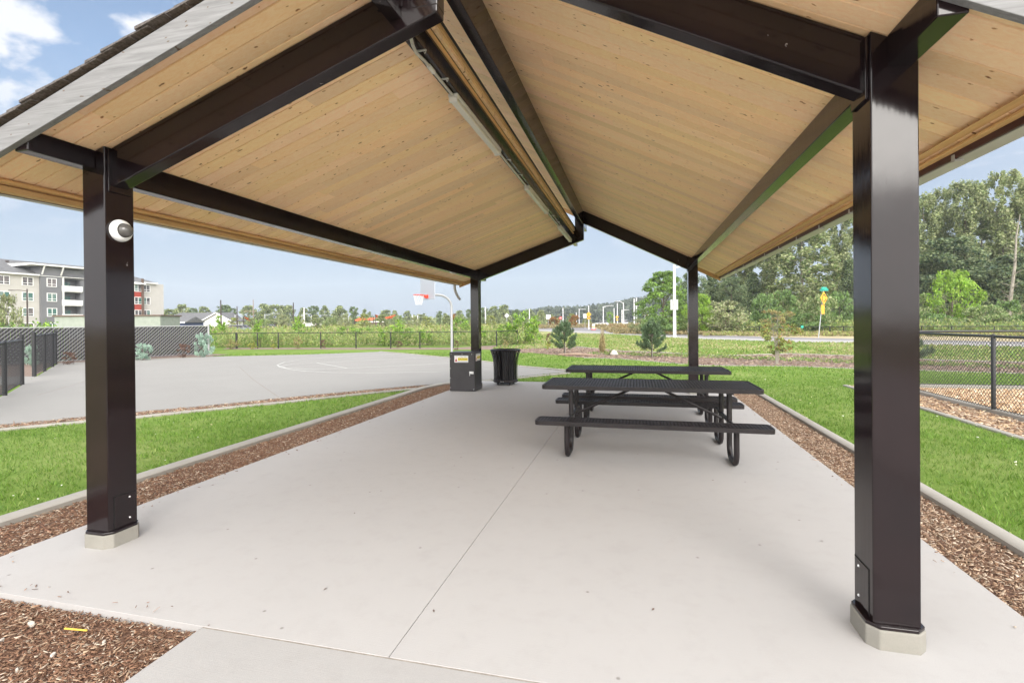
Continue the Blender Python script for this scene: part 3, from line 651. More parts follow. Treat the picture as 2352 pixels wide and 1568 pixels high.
# ------------------------------------------------------------------ picnic tables
def meshtop(m, x0, x1, y0, y1, z, sp=.036, w=.011, h=.006):
    s = .55                                            # flattened diamonds of expanded steel
    for sg in (1, -1):
        k = x0 - (y1 - y0) / s
        while k < x1 + (y1 - y0) / s:
            # line x = k + sg*(y-y0)/s
            pts = []
            for y in (y0, y1):
                x = k + sg * (y - y0) / s; pts.append([x, y])
            (xa, ya), (xb, yb) = pts
            if xa > xb: xa, ya, xb, yb = xb, yb, xa, ya
            if xb > x0 + .01 and xa < x1 - .01:
                if xa < x0: ya += (x0 - xa) * (yb - ya) / (xb - xa); xa = x0
                if xb > x1: yb += (x1 - xb) * (yb - ya) / (xb - xa); xb = x1
                if abs(xb - xa) > .01: m.bar((xa, ya, z), (xb, yb, z), w, h)
            k += sp * 2
def rimpath(x0, x1, y0, y1, c):
    return [(x0 + c, y0), (x1 - c, y0), (x1 - c * .3, y0 + c * .3), (x1, y0 + c), (x1, y1 - c), (x1 - c * .3, y1 - c * .3), (x1 - c, y1), (x0 + c, y1), (x0 + c * .3, y1 - c * .3), (x0, y1 - c), (x0, y0 + c), (x0 + c * .3, y0 + c * .3)]
def rim(m, x0, x1, y0, y1, z0, z1, c=.06, t=.012):
    o = rimpath(x0, x1, y0, y1, c); i = rimpath(x0 + t, x1 - t, y0 + t, y1 - t, c * .85); n = len(o); b = len(m.v)
    for (P, z) in ((o, z0), (o, z1), (i, z1), (i, z0)): m.v += [(p[0], p[1], z) for p in P]
    for r in range(4):
        for k in range(n):
            a = b + r * n + k; a2 = b + r * n + (k + 1) % n; c2 = b + ((r + 1) % 4) * n + (k + 1) % n; d2 = b + ((r + 1) % 4) * n + k
            m.f.append((a, a2, c2, d2)); m.m.append(0); m.c.append(None)
def picnic(loc, label):
    t = thing('picnic_table', label, 'picnic table', (0, 0, 0), 'picnic tables under the pavilion', world=False)
    L_ = 1.24
    def top(name, y0, y1, z, par, dz=.045, c=.06):
        m = MB(); rim(m, -L_, L_, y0, y1, z - dz, z + .002, c); meshtop(m, -L_ + .012, L_ - .012, y0 + .012, y1 - .012, z - .005)
        for x in (-.9, 0, .9): m.box(x - .02, x + .02, y0 + .013, y1 - .013, z - .03, z - .0085)
        return m.build(name, M['blackpaint'], par)
    top('table_top', -.44, .44, .80, t, c=.05)
    for s in (-1, 1): top('bench', s * .745 - .145, s * .745 + .145, .46, t, c=.05)
    for x in (-.90, .90):
        for s in (-1, 1):
            P = [(x, s * .70, .43), (x, s * .70, .16)]
            for k in range(1, 7):
                a = math.pi * .5 * k / 6; P.append((x, s * (.70 - .12 * (1 - math.cos(a))), .16 - .13 * math.sin(a)))
            P.append((x, s * .40, .03))
            for k in range(1, 7):
                a = math.pi * .5 * k / 6; P.append((x, s * (.40 - .12 * math.sin(a)), .03 + .13 * (1 - math.cos(a))))
            P += [(x, s * .28, .765)]
            MB().tube(P, .03, 12).build('leg', M['blackpaint'], t, smooth=True)
        m = MB(); m.tube([(x, -.67, .415), (x, .67, .415)], .024, 8); m.box(x - .028, x + .028, -.40, .40, .735, .765); m.build('cross_bar', M['blackpaint'], t, smooth=True)
        g = -1 if x < 0 else 1
        MB().tube([(x - g * .03, 0, .40), (g * .12, 0, .755)], .017, 8).build('brace', M['blackpaint'], t, smooth=True)
    return place(t, loc, 0, 1, label)
pt = picnic((.125, 6.42, 0), 'nearer of the two black metal mesh picnic tables under the pavilion')
dup(pt, (.14, 8.45, 0), label='farther black metal mesh picnic table, in front of the right rear column')

# ------------------------------------------------------------------ coal cabinet, litter bin
cb = thing('coal_cabinet', 'charcoal grey metal hot coal cabinet with warning stickers by the left rear column', 'cabinet', (-3.84, 11.09, 0))
cx0, cx1, cy0, cy1 = -4.145, -3.54, 10.84, 11.35
MB().box(cx0, cx1, cy0, cy1, .006, .868).build('body', M['cabinet'], cb, bevel=.006)
MB().box(cx0 - .006, cx1 + .006, cy0 - .006, cy1 + .004, .869, .888).build('lid', M['cabinet'], cb, bevel=.005)
d_ = MB().box(cx0 + .012, cx1 - .012, cy0 - .009, cy0 - .001, .03, .855).build('door', M['cabinet'], cb, bevel=.003)
m = MB(); m.box(cx1 - .13, cx1 - .03, cy0 - .016, cy0 - .0095, .40, .455); m.tube([(cx1 - .115, cy0 - .017, .43), (cx1 - .05, cy0 - .03, .43)], .012, 8); m.tube([(cx1 - .118, cy0 - .022, .43), (cx1 - .118, cy0 - .022, .355)], .007, 8)
m.build('latch', M['bolt'], d_, smooth=True)
m = MB()
for x, z in ((cx0 + .04, .845), ((cx0 + cx1) / 2, .845), (cx1 - .07, .845), (cx0 + .02, .08), (cx0 + .02, .3), (cx0 + .02, .52), (cx0 + .02, .74), (cx1 - .03, .05)):
    MB().tube([(x, cy0 - .009, z), (x, cy0 - .014, z)], [.008, .005], 8).build('rivet', M['bolt'], d_, smooth=True)
def sticker(mw):
    s = MB().box(-.165, .165, -.078, .078, 0, .0012); st = s.build('sticker', M['signwhite'], cb, off=(0, 0, 0)); st.data.transform(mw)
    def part(mb, name, mat): o = mb.build(name, mat, st, off=(0, 0, 0)); o.data.transform(mw)
    part(MB().box(-.085, .155, -.035, .028, .0013, .0018), 'yellow_band', M['signyel'])
    part(MB().box(-.09, .155, -.068, -.045, .0013, .0018), 'small_print_band', M['signgrey'])
    tr = MB(); tr.prism([(-.155, -.06), (-.095, -.06), (-.125, .035)], .0013, .0017); part(tr, 'flame_symbol', M['signred'])
    fl = MB(); fl.prism([(-.135, -.052), (-.115, -.052), (-.109, -.035), (-.124, -.002), (-.141, -.036)], .0018, .0022); part(fl, 'flame_symbol', M['signblack'])
    text('HOT COALS ONLY', .036, M['signblack'], st, mw @ Matrix.Translation((0, .054, .0016)), sx=1.0)
    text('CAUTION', .05, M['signblack'], st, mw @ Matrix.Translation((.035, -.004, .002)), sx=1.0)
ax, az = -3.84, .735
sticker(Matrix.Translation((cx0 + .29, cy0 - .0095, .735) - Vector((cb.location)) if False else Vector((cx0 + .285, cy0 - .0095, .735)) - cb.location) @ Matrix(((1, 0, 0, 0), (0, 0, -1, 0), (0, 1, 0, 0), (0, 0, 0, 1))))
sticker(Matrix.Translation(Vector((cx1 + .0008, cy0 + .235, .765)) - cb.location) @ Matrix(((0, 0, 1, 0), (1, 0, 0, 0), (0, 1, 0, 0), (0, 0, 0, 1))))

bin_ = thing('litter_bin', 'round black slatted steel litter bin with a flared top beside the cabinet', 'litter bin', (-3.2, 12.28, 0))
cx, cy = -3.2, 12.28
def binr(z): return .293 + .012 * z + .075 * max(0, (z - .45) / .4) ** 2.2
m = MB(); nb = 26
for k in range(nb):
    a = 2 * math.pi * k / nb; ca, sa = math.cos(a), math.sin(a)
    for z0, z1 in zip((.09, .25, .42, .55, .66, .75, .82), (.25, .42, .55, .66, .75, .82, .858)):
        r0, r1 = binr(z0), binr(z1)
        m.bar((cx + r0 * ca, cy + r0 * sa, z0), (cx + r1 * ca, cy + r1 * sa, z1), .040, .006, up=(ca, sa, 0), mi=0)
m.build('slats', M['glossblack'], bin_)
MB().lathe([(.345, .85), (.36, .842), (.378, .848), (.388, .865), (.378, .88), (.35, .884), (.335, .872), (.345, .85)], (cx, cy, 0), 40).build('rim', M['blackpaint'], bin_, smooth=True)
MB().lathe([(.25, .1), (.262, .5), (.27, .84), (.262, .84), (.252, .5), (.24, .11), (.001, .11)], (cx, cy, 0), 32).build('liner', M['black'], bin_, smooth=True)
MB().lathe([(.298, .06), (.31, .07), (.31, .12), (.298, .13), (.292, .1), (.298, .06)], (cx, cy, 0), 40).build('bottom_band', M['blackpaint'], bin_, smooth=True)
m = MB()
for a in (.7, 2.3, 3.9, 5.5): m.tube([(cx + .22 * math.cos(a), cy + .22 * math.sin(a), 0), (cx + .22 * math.cos(a), cy + .22 * math.sin(a), .07)], .03, 8)
m.lathe([(.001, .06), (.27, .06), (.27, .075), (.001, .075)], (cx, cy, 0), 24); m.build('base', M['black'], bin_)
for k in range(4):
    m = MB(); a = -1.75 + .085 * k; m.tube([(cx + .309 * math.cos(a), cy + .309 * math.sin(a), .098), (cx + .315 * math.cos(a), cy + .315 * math.sin(a), .098)], [.009, .006], 8); m.build('rivet', M['bolt'], bin_, smooth=True)

# ------------------------------------------------------------------ basketball hoop
hx, hy = -7.98, 21.15
hp = thing('basketball_hoop', 'basketball hoop with white backboard and red rim on a curved grey pole', 'basketball hoop', (hx, hy, 0))
dv = Vector((-.69, -.72, 0)).normalized(); pv = Vector((-dv.y, dv.x, 0)) * -1; B = Vector((hx, hy, 0))
P = [B + Vector((0, 0, z)) for z in (0, 1, 2.0, 2.25)]
for k in range(1, 9):
    a = math.pi / 2 * k / 8; P.append(B + dv * (.62 * (1 - math.cos(a))) + Vector((0, 0, 2.25 + .53 * math.sin(a))))
P.append(B + dv * 1.05 + Vector((0, 0, 2.78)))
MB().tube(P, .052, 14).build('pole', M['wire'], hp, smooth=True)
bc = B + dv * 1.12
def pl(a, z, o=0): return bc + pv * a + dv * o + Vector((0, 0, z))
def plate(a0, a1, z0, z1, o0, o1, m=None):
    m = m or MB(); return m.hexa([pl(a0, z0, o0), pl(a1, z0, o0), pl(a1, z0, o1), pl(a0, z0, o1), pl(a0, z1, o0), pl(a1, z1, o0), pl(a1, z1, o1), pl(a0, z1, o1)])
bb = plate(-.78, .78, 2.56, 3.55, 0, .03).build('backboard', M['board'], hp, bevel=.008)
m = MB(); rc = bc + dv * .42; n = 24
m.tube([rc + Vector((.23 * math.cos(2 * math.pi * k / n), .23 * math.sin(2 * math.pi * k / n), 2.76)) for k in range(n + 1)], .012, 8, caps=False)
plate(-.12, .12, 2.62, 2.765, .031, .06, m)
for s in (-1, 1):
    m.hexa([pl(s * .11, 2.63, .06), pl(s * .118, 2.63, .06), pl(s * .09, 2.745, .3), pl(s * .08, 2.745, .3), pl(s * .11, 2.76, .06), pl(s * .118, 2.76, .06), pl(s * .09, 2.76, .3), pl(s * .08, 2.76, .3)])
m.build('rim', M['rimred'], hp, smooth=True)
m = MB()
for k in range(12):
    for sg in (-1, 1):
        Q = []
        for j in range(7):
            z = j / 6; r = .225 - .10 * z; a = 2 * math.pi * (k / 12 + sg * z * .16); Q.append(rc + Vector((r * math.cos(a), r * math.sin(a), 2.75 - .42 * z)))
        m.tube(Q, .004, 4, caps=False)
m.build('net', M['net'], hp)
plate(-.1, .1, 2.62, 3.1, -.07, -.002).build('mount', M['galv'], hp)

# ------------------------------------------------------------------ chain-link fences
def fence(name, label, cat, path, H, posts, sp, wr, mat, pr=.03, rr_=.02, one=False, group=None, slats=None, prot=0, cap=True, rail=True, meshz=0.05, slatmat='slat'):
    c = path[0]; t = thing(name, label, cat, (c[0], c[1], 0), group)
    segs = list(zip(path[:-1], path[1:])); m = MB()
    for a, b in segs:
        A = Vector((a[0], a[1], 0)); Bv = Vector((b[0], b[1], 0)); Ln = (Bv - A).length; d = (Bv - A) / Ln; hh = H - meshz - .01
        for sg in ((1,) if one else (1, -1)):
            s_ = -hh
            while s_ < Ln + hh:
                p0, z0, p1, z1 = s_, meshz, s_ + sg * hh, meshz + hh
                if sg < 0: p0, p1 = s_, s_ - hh
                lo, hi = (p0, p1) if p0 < p1 else (p1, p0)
                if hi > .02 and lo < Ln - .02:
                    def cl(p): return min(max(p, 0), Ln)
                    q0, q1 = cl(p0), cl(p1)
                    za = z0 + (z1 - z0) * (q0 - p0) / (p1 - p0); zb_ = z0 + (z1 - z0) * (q1 - p0) / (p1 - p0)
                    if abs(q1 - q0) > .01:
                        u = A + d * q0 + Vector((0, 0, za)); w_ = A + d * q1 + Vector((0, 0, zb_))
                        m.tube([u, w_], wr, 3, caps=False)
                s_ += sp
    m.build('wire_mesh', mat, t)
    if rail:
        m = MB(); m.tube([(p[0], p[1], H) for p in path], rr_, 8); m.build('top_rail', mat, t, smooth=True)
        m = MB(); m.tube([(p[0], p[1], .07) for p in path], .006, 5); m.build('tension_wire', mat, t)
    for (x, y, *r) in posts:
        r0 = r[0] if r else pr; h2 = r[1] if len(r) > 1 else H + .02
        MB().tube([(x, y, -.05), (x, y, h2), (x, y, h2 + .02)], [r0, r0, r0 * .5], 12).build('post', mat, t, smooth=True)
    if slats:
        m = MB(); rr = random.Random(11)
        for a, b in segs:
            A = Vector((a[0], a[1], 0)); Bv = Vector((b[0], b[1], 0)); Ln = (Bv - A).length; d = (Bv - A) / Ln; nn = Vector((-d.y, d.x, 0)) * slats; s_ = .03
            while s_ < Ln - .06:
                w_ = .082; v = rr.uniform(.7, 1.3); m.col = (v, v, v)
                P0 = A + d * s_ + nn; P1 = A + d * (s_ + w_) + nn; th = nn.normalized() * .003
                m.hexa([P0 + Vector((0, 0, .04)), P1 + Vector((0, 0, .04)), P1 + th + Vector((0, 0, .04)), P0 + th + Vector((0, 0, .04)), P0 + Vector((0, 0, H - .03)), P1 + Vector((0, 0, H - .03)), P1 + th + Vector((0, 0, H - .03)), P0 + th + Vector((0, 0, H - .03))]); s_ += .088
        m.build('privacy_slats', M[slatmat], t)
    return t
fence('chain_link_fence', 'black chain link playground fence beyond the right front column', 'fence', [(5.76, 6.2), (5.80, 13.45)], 1.26, [(5.76, 7.3), (5.78, 10.05), (5.80, 13.45)], .075, .0035, M['black'], pr=.032, rr_=.022)
fence('chain_link_fence', 'black chain link fence along the far side of the playground', 'fence', [(5.84, 13.46), (16, 13.75)], 1.27, [(9.4, 13.56), (13, 13.67)], .09, .003, M['black'], rr_=.024)
fence('chain_link_fence', 'short black mesh fence left of the gate opening at the court', 'fence', [(-10.5, 5.55), (-13.94, 8.34), (-16.05, 9.99)], 1.2, [(-12.2, 6.95), (-13.94, 8.34), (-16.05, 9.99, .045, 1.33)], .08, .0035, M['black'], pr=.045, rr_=.022)
fence('chain_link_fence', 'short black mesh fence with four posts right of the gate opening', 'fence', [(-18.25, 11.68), (-19.9, 13.05), (-21.7, 14.5), (-23.1, 15.55)], 1.27, [(-18.25, 11.68, .055, 1.36), (-19.9, 13.05), (-21.7, 14.5), (-23.1, 15.55, .05, 1.36)], .085, .0035, M['black'], pr=.045, rr_=.02)
fence('slatted_fence', 'galvanised chain link fence with dark privacy slats behind the court', 'fence', [(-24.6, 13.6), (-23.3, 17.4), (-21.55, 21.6)], 1.5, [(-24.6, 13.6, .05, 1.56), (-23.3, 17.4), (-21.55, 21.6, .05, 1.6)], .16, .0095, M['wire'], one=True, slats=.04, pr=.03)
fence('screen_fence', 'low fence with a dark solid windscreen at the left edge', 'fence', [(-32, 9.5), (-24.65, 13.5)], 1.5, [(-32, 9.5), (-28.3, 11.5), (-24.72, 13.46, .05, 1.58)], .5, .004, M['galv'], slats=-.03)
fx = [(-26.4, 25.2), (-25.6, 27.9), (-22.6, 28.15), (-19.0, 28.4), (-14.4, 28.8), (-11.8, 29.0), (-8.6, 30.8), (-7.9, 33.6)]
fence('chain_link_fence', 'long low black chain link fence beyond the basketball court', 'fence', fx, .98, [(-25.6, 27.9, .07, 1.0), (-24.1, 28.05), (-22.6, 28.15), (-19.6, 28.35), (-17.2, 28.55), (-14.9, 28.75), (-13.0, 28.9), (-11.0, 29.4), (-9.6, 30.2), (-8.6, 30.8), (-7.9, 33.6)], .14, .0028, M['black'], pr=.035, rr_=.022)
def U(xs, D): return at(xs * .98, D)
rf = [U(1643, 58), U(1700, 58), U(1800, 56), U(1900, 54), U(2000, 52), U(2150, 50), U(2300, 47), U(2450, 44)]
fence('chain_link_fence', 'distant black fence along the far side of the road on the right', 'fence', rf, .78, [U(x, D) for x, D in ((1645, 58), (1663, 58), (1693, 58), (1727, 57.6), (1780, 56.5), (1827, 55.6), (1878, 54.6), (1927, 53.5), (1945, 53), (1977, 52.6), (2160, 50), (2230, 48.5), (2330, 46.5))], .16, .0035, M['black'], pr=.05, rr_=.035)

# ------------------------------------------------------------------ foliage
def leaves(clumps, size, cols, seed=0, elong=1.6, up=0., bright=.25, droop=0.):
    """clumps: rows (x,y,z,rx,ry,rz,n); every leaf a small folded-diamond face"""
    r = np.random.default_rng(seed); C = []; K = []
    for i, c in enumerate(clumps):
        n = int(c[6]); p = r.normal(size=(n, 3)); p /= np.linalg.norm(p, axis=1)[:, None]; rad = r.random(n) ** .45
        C.append(np.array(c[:3]) + p * rad[:, None] * np.array(c[3:6])); K.append(np.full(n, 1 + r.uniform(-bright, bright)))
    C = np.concatenate(C); K = np.concatenate(K); n = len(C)
    a = r.normal(size=(n, 3)); a[:, 2] = a[:, 2] * (1 + up) + up * 1.2 - droop; a /= np.linalg.norm(a, axis=1)[:, None]
    b = np.cross(a, r.normal(size=(n, 3))); b /= np.linalg.norm(b, axis=1)[:, None]
    s = size * r.uniform(.6, 1.35, n)[:, None]
    V = np.stack([C - a * s * .5, C + b * s / elong * .5, C + a * s * .5, C - b * s / elong * .5], 1).reshape(-1, 3)
    F = np.arange(n * 4).reshape(n, 4)
    cols = np.array(cols); ci = r.integers(0, len(cols), n)
    T = cols[ci] * (K * r.uniform(.75, 1.25, n))[:, None]
    return V, F, T
def crownmesh(name, parent, clumps, size, cols, seed=0, **k):
    V, F, T = leaves(clumps, size, cols, seed, **k)
    return npmesh(name, V, F, M['leaf'], parent, T)
def tree_proto(name, cat, H, z0, rad, prof, ncl, nleaf, size, cols, seed, bark='bark', tr=.16, clr=.9, limbs=9, flat=.75, **k):
    rr = random.Random(seed); t = thing(name, '', cat, world=False)
    clumps = []; tips = []
    for i in range(ncl):
        f = rr.random() ** .85; z = z0 + (H - z0) * f; R_ = rad * prof(f); a = rr.uniform(0, 2 * math.pi); q = R_ * math.sqrt(rr.uniform(.08, 1))
        s = clr * rr.uniform(.6, 1.25) * (1 - .35 * f); x, y = q * math.cos(a), q * math.sin(a)
        clumps.append((x, y, min(z, H - s * .5), s, s, s * flat, max(6, int(nleaf * rr.uniform(.6, 1.4))))); tips.append((x, y, z))
    crownmesh('crown', t, clumps, size, cols, seed, **k)
    m = MB(); pth = []; n = 7
    for i in range(n):
        f = i / (n - 1); pth.append((rr.uniform(-.05, .05) * H * .12 * f, rr.uniform(-.05, .05) * H * .12 * f, H * .93 * f))
    m.tube(pth, [tr * (1 - .85 * i / (n - 1)) for i in range(n)], 7)
    for (x, y, z) in rr.sample(tips, min(limbs, len(tips))):
        zb = max(z0 * .6, z - math.hypot(x, y) * rr.uniform(.6, 1.1)); f = zb / (H * .93); r_ = tr * (1 - .85 * f) * .5
        b = Vector((0, 0, zb)); e = Vector((x, y, z)); mid = (b + e) / 2 + Vector((rr.uniform(-.1, .1), rr.uniform(-.1, .1), .04 * H * rr.uniform(-.3, .6)))
        m.tube([b, mid, e], [r_, r_ * .6, r_ * .2], 5, caps=False)
    m.build('trunk', M[bark], t, smooth='all')
    return t
oval = lambda f: math.sin(math.pi * min(1, max(0, .08 + .86 * f))) ** .7
cone = lambda f: max(.05, 1 - f) ** .9
bush = lambda f: max(.08, 1 - f * f) ** .5
high = lambda f: math.sin(math.pi * min(1, .12 + .8 * f)) ** .5 * (.75 + .35 * math.sin(9 * f))
G_DK = [(.12, .17, .08), (.16, .21, .1), (.2, .24, .12)]
G_OL = [(.27, .32, .14), (.34, .38, .18), (.21, .26, .11), (.4, .42, .24)]
G_MD = [(.11, .19, .05), (.15, .24, .07), (.2, .29, .1)]
G_BR = [(.24, .4, .05), (.3, .46, .07), (.18, .32, .045)]
G_YL = [(.25, .28, .05), (.32, .32, .08), (.18, .22, .05)]
G_TN = [(.3, .24, .12), (.38, .31, .17), (.22, .2, .09)]
G_BL = [(.34, .46, .38), (.42, .55, .46), (.25, .36, .29)]
G_RD = [(.14, .075, .06), (.19, .11, .085), (.1, .06, .05)]
G_RS = [(.36, .16, .05), (.28, .14, .05), (.2, .17, .05)]
protos = {}
def use(key, maker, loc, rz, s, label, cat=None, group=None, name=None):
    if key not in protos: protos[key] = [maker(), False]
    p, used = protos[key]
    if not used: place(p, loc, rz, s, label, group); protos[key][1] = True; return p
    o = dup(p, loc, rz, s, label, group)
    if not group and 'group' in o: del o['group']
    return o
PK = {
 'far0': lambda: tree_proto('distant_tree', 'tree', 10, .3, 4.2, bush, 62, 40, .7, G_DK + G_OL[:2], 1, clr=1.5, tr=.25),
 'far1': lambda: tree_proto('distant_tree', 'tree', 10, .4, 3.4, high, 60, 40, .65, G_DK + G_MD[:1], 2, clr=1.4, tr=.22),
 'far2': lambda: tree_proto('distant_tree', 'tree', 10, .3, 4.6, bush, 70, 40, .7, G_OL + G_DK[1:], 3, clr=1.5, tr=.25),
 'fary': lambda: tree_proto('distant_tree', 'tree', 10, .2, 5.0, bush, 66, 40, .65, G_YL + G_OL[:2], 4, clr=1.5, tr=.25),
 'pop0': lambda: tree_proto('tall_tree', 'tree', 20, 3.5, 3.6, high, 240, 75, .33, G_OL + [(.22, .28, .12)], 11, flat=1.5, bark='palebark', clr=.75, tr=.24, limbs=26),
 'pop1': lambda: tree_proto('tall_tree', 'tree', 20, 5, 3.2, high, 200, 75, .33, G_OL + G_DK[1:], 12, flat=1.5, bark='bark', clr=.7, tr=.2, limbs=26),
 'pop2': lambda: tree_proto('tall_tree', 'tree', 20, 2.5, 4.2, oval, 300, 80, .35, G_OL + G_MD[:1] + [(.3, .33, .18)], 13, flat=1.2, bark='palebark', clr=.85, tr=.28, limbs=26),
 'dk0': lambda: tree_proto('dark_tree', 'tree', 12, 1, 3.6, oval, 120, 130, .3, G_DK + [(.05, .09, .05)], 14, clr=1.2, tr=.22, limbs=18),
 'dk1': lambda: tree_proto('dark_tree', 'tree', 12, .5, 3.4, cone, 120, 130, .3, G_DK + [(.045, .075, .045)], 15, clr=1.15, tr=.22, limbs=18),
 'big': lambda: tree_proto('leafy_tree', 'tree', 7.2, .3, 4.0, bush, 230, 80, .2, G_MD + G_BR[:1], 16, clr=.75, tr=.2, limbs=22, flat=.5),
 'lime': lambda: tree_proto('lime_shrub', 'shrub', 3.2, .1, 2.0, oval, 90, 60, .15, G_BR + [(.28, .4, .06)], 17, clr=.5, tr=.08, limbs=10),
 'sh0': lambda: tree_proto('bush', 'shrub', 3, .0, 2.0, oval, 60, 55, .2, G_OL + G_MD, 21, clr=.6, tr=.05, limbs=8, up=.6),
 'sh1': lambda: tree_proto('bush', 'shrub', 3, .0, 1.9, oval, 60, 55, .2, G_MD + [(.13, .2, .09)], 22, clr=.55, tr=.05, limbs=8, up=.8),
 'sh2': lambda: tree_proto('bush', 'shrub', 3, .0, 2.1, oval, 60, 55, .18, G_OL + [(.3, .27, .18), (.2, .22, .12)], 23, clr=.55, tr=.05, limbs=8, up=.4),
 'lf0': lambda: tree_proto('leafy_plant', 'shrub', 2, .0, .8, oval, 26, 34, .13, G_BR + G_MD, 24, clr=.34, tr=.03, limbs=8, up=.5),
 'lf1': lambda: tree_proto('leafy_plant', 'shrub', 2, .0, .7, high, 26, 34, .14, G_BR + [(.13, .22, .05)], 25, clr=.32, tr=.03, limbs=8, up=.7),
 'spr': lambda: tree_proto('blue_juniper', 'shrub', 1.1, .05, .62, lambda f: .55 + .45 * math.sin(math.pi * (.1 + .75 * f)), 44, 90, .10, G_BL, 26, clr=.17, tr=.035, limbs=10, up=1.6, elong=3.2),
 'brn': lambda: tree_proto('brown_shrub', 'shrub', .7, .02, .5, oval, 22, 45, .08, G_RD + [(.2, .12, .08)], 27, clr=.16, tr=.02, limbs=8, up=.8, elong=3),
 'yel': lambda: tree_proto('yellow_shrub', 'shrub', .6, .0, .45, oval, 20, 40, .07, G_YL + [(.4, .36, .05)], 28, clr=.15, tr=.02, limbs=6, up=.6),
 'tan': lambda: tree_proto('tan_shrub', 'shrub', 1.1, .0, .5, oval, 24, 40, .08, G_TN + G_YL[:1], 29, clr=.2, tr=.02, limbs=8, up=1),
 'rus': lambda: tree_proto('rust_tree', 'tree', 3, .3, 1.6, oval, 40, 34, .3, G_RS, 30, clr=.5, tr=.06, limbs=8),
}
def plant(key, xs, D, ytop, wsrc, label, group=None, base=0.0, rz=None, hz=None):
    """xs,ytop: where the plant's top shows in the photo (2400 px wide); D its distance; wsrc its apparent width"""
    x, y = U(xs, D); H = zat(xs * .98, ytop * .98, D) - base
    natH = {'far': 10, 'pop': 20, 'dk0': 12, 'dk1': 12, 'big': 7.2, 'lim': 3.2, 'sh0': 3, 'sh1': 3, 'sh2': 3, 'lf0': 2, 'lf1': 2, 'spr': 1.1, 'brn': .7, 'yel': .6, 'tan': 1.1, 'rus': 3}[key[:3]]
    natR = {'far0': 4.9, 'far1': 4.2, 'far2': 5.3, 'fary': 5.7, 'pop0': 4.3, 'pop1': 3.9, 'pop2': 5, 'dk0': 4.2, 'dk1': 3.9, 'big': 4.4, 'lime': 2.3, 'sh0': 2.3, 'sh1': 2.2, 'sh2': 2.3, 'lf0': 1, 'lf1': .9, 'spr': .72, 'brn': .58, 'yel': .52, 'tan': .6, 'rus': 1.9}[key]
    sw = wsrc * .98 / FPX * D / 2 / natR; sh = H / natH
    return use(key, PK[key], (x, y, base), rz if rz is not None else (xs * 7.3) % 6.28, (sw, sw, sh), label, group=group)
GR_F = 'trees of the far treeline'
for a in [
 ('far0', 366, 722, 16, 'small dark tree at the right corner of the apartment block'), ('far0', 398, 725, 40, 'low dark tree behind the left end of the low house roof'),
 ('far2', 428, 714, 44, 'olive tree above the middle of the low house roof'), ('far1', 452, 722, 26, 'small tree left of the dark pole above the house roof'),
 ('far0', 478, 719, 34, 'dull green tree behind the ridge of the low house'), ('far1', 524, 715, 36, 'round green tree just right of the tall dark pole at the white gable'),
 ('far1', 545, 722, 24, 'thin tree right of the white gable end'), ('far2', 583, 717, 40, 'olive tree behind the small red sail on the left'),
 ('far0', 618, 713, 46, 'tallest dark tree right of the wooden utility pole'), ('far2', 644, 715, 44, 'olive tree behind the curved street lamp in the left treeline'),
 ('far0', 662, 717, 36, 'dark tree left of the gap before the tall thin pole'), ('far2', 677, 716, 36, 'dark olive tree left of the second tall dark pole'),
 ('far0', 712, 722, 30, 'small tree left of the white flagpole-like mast'), ('far1', 735, 717, 32, 'upright dark tree beside the white mast'),
 ('far0', 762, 717, 28, 'narrow round tree between the mast and the yellow tree'), ('far0', 796, 717, 40, 'dark tree standing behind the yellow green tree'),
 ('fary', 792, 726, 34, 'yellow green tree in front of a dark one in the treeline'), ('far1', 830, 719, 28, 'dark upright tree left of the shade sails'),
 ('far0', 855, 725, 18, 'small round tree above the pale shade sail'), ('far0', 867, 731, 15, 'very small tree above the red shade sails'),
 ('far0', 905, 727, 34, 'broad tree behind the right-hand shade sail'), ('far2', 925, 728, 20, 'small olive tree right of the shade sails'),
 ('far0', 955, 729, 24, 'dark tree behind the net of the basketball hoop'), ('far2', 985, 737, 44, 'low olive tree left of the hoop pole'),
 ('far1', 1029, 729, 18, 'narrow dark tree just left of the hoop pole'), ('far0', 1043, 734, 16, 'small tree just right of the hoop pole'),
 ('far0', 1077, 728, 24, 'dark tree just left of the left rear column'), ('far1', 1098, 725, 16, 'thin tree touching the left rear column'),
 ('far1', 1136, 721, 24, 'tree just right of the left rear column'), ('far0', 1158, 718, 32, 'dark tree right of the white pole by the rear column'),
 ('far0', 1182, 715, 34, 'tallest dark tree above the diamond sign'), ('far1', 1208, 725, 30, 'tree between the diamond sign and the bright thicket'),
 ('far0', 1242, 725, 30, 'tree behind the bright leafy thicket'), ('far2', 1268, 727, 26, 'tree above the left edge of the road')]:
    plant(a[0], a[1], 175 + (a[1] * 37) % 50, a[2], a[3] * 1.25, a[4], GR_F)
# second, lower band of scrub in front of the treeline
rr = random.Random(5)
words = ['behind the house gable', 'under the small red sail', 'left of the curved lamp', 'right of the curved lamp', 'left of the second dark pole', 'right of the second dark pole', 'under the white mast', 'left of the yellow tree', 'right of the yellow tree', 'left of the pale sail', 'under the pale sail', 'right of the red sails', 'under the hoop net', 'left of the hoop pole', 'right of the hoop pole', 'left of the left rear column', 'right of the left rear column', 'under the diamond sign']
for i, w_ in enumerate(words):
    xs = 548 + i * 38 + rr.uniform(-6, 6)
    plant(('fary', 'far2', 'sh0', 'sh2')[i % 4], xs, 95 + rr.uniform(-12, 12), 741 + rr.uniform(-5, 6), 38, 'low scrubby bush in the field ' + w_, 'scrub bushes in the far field')
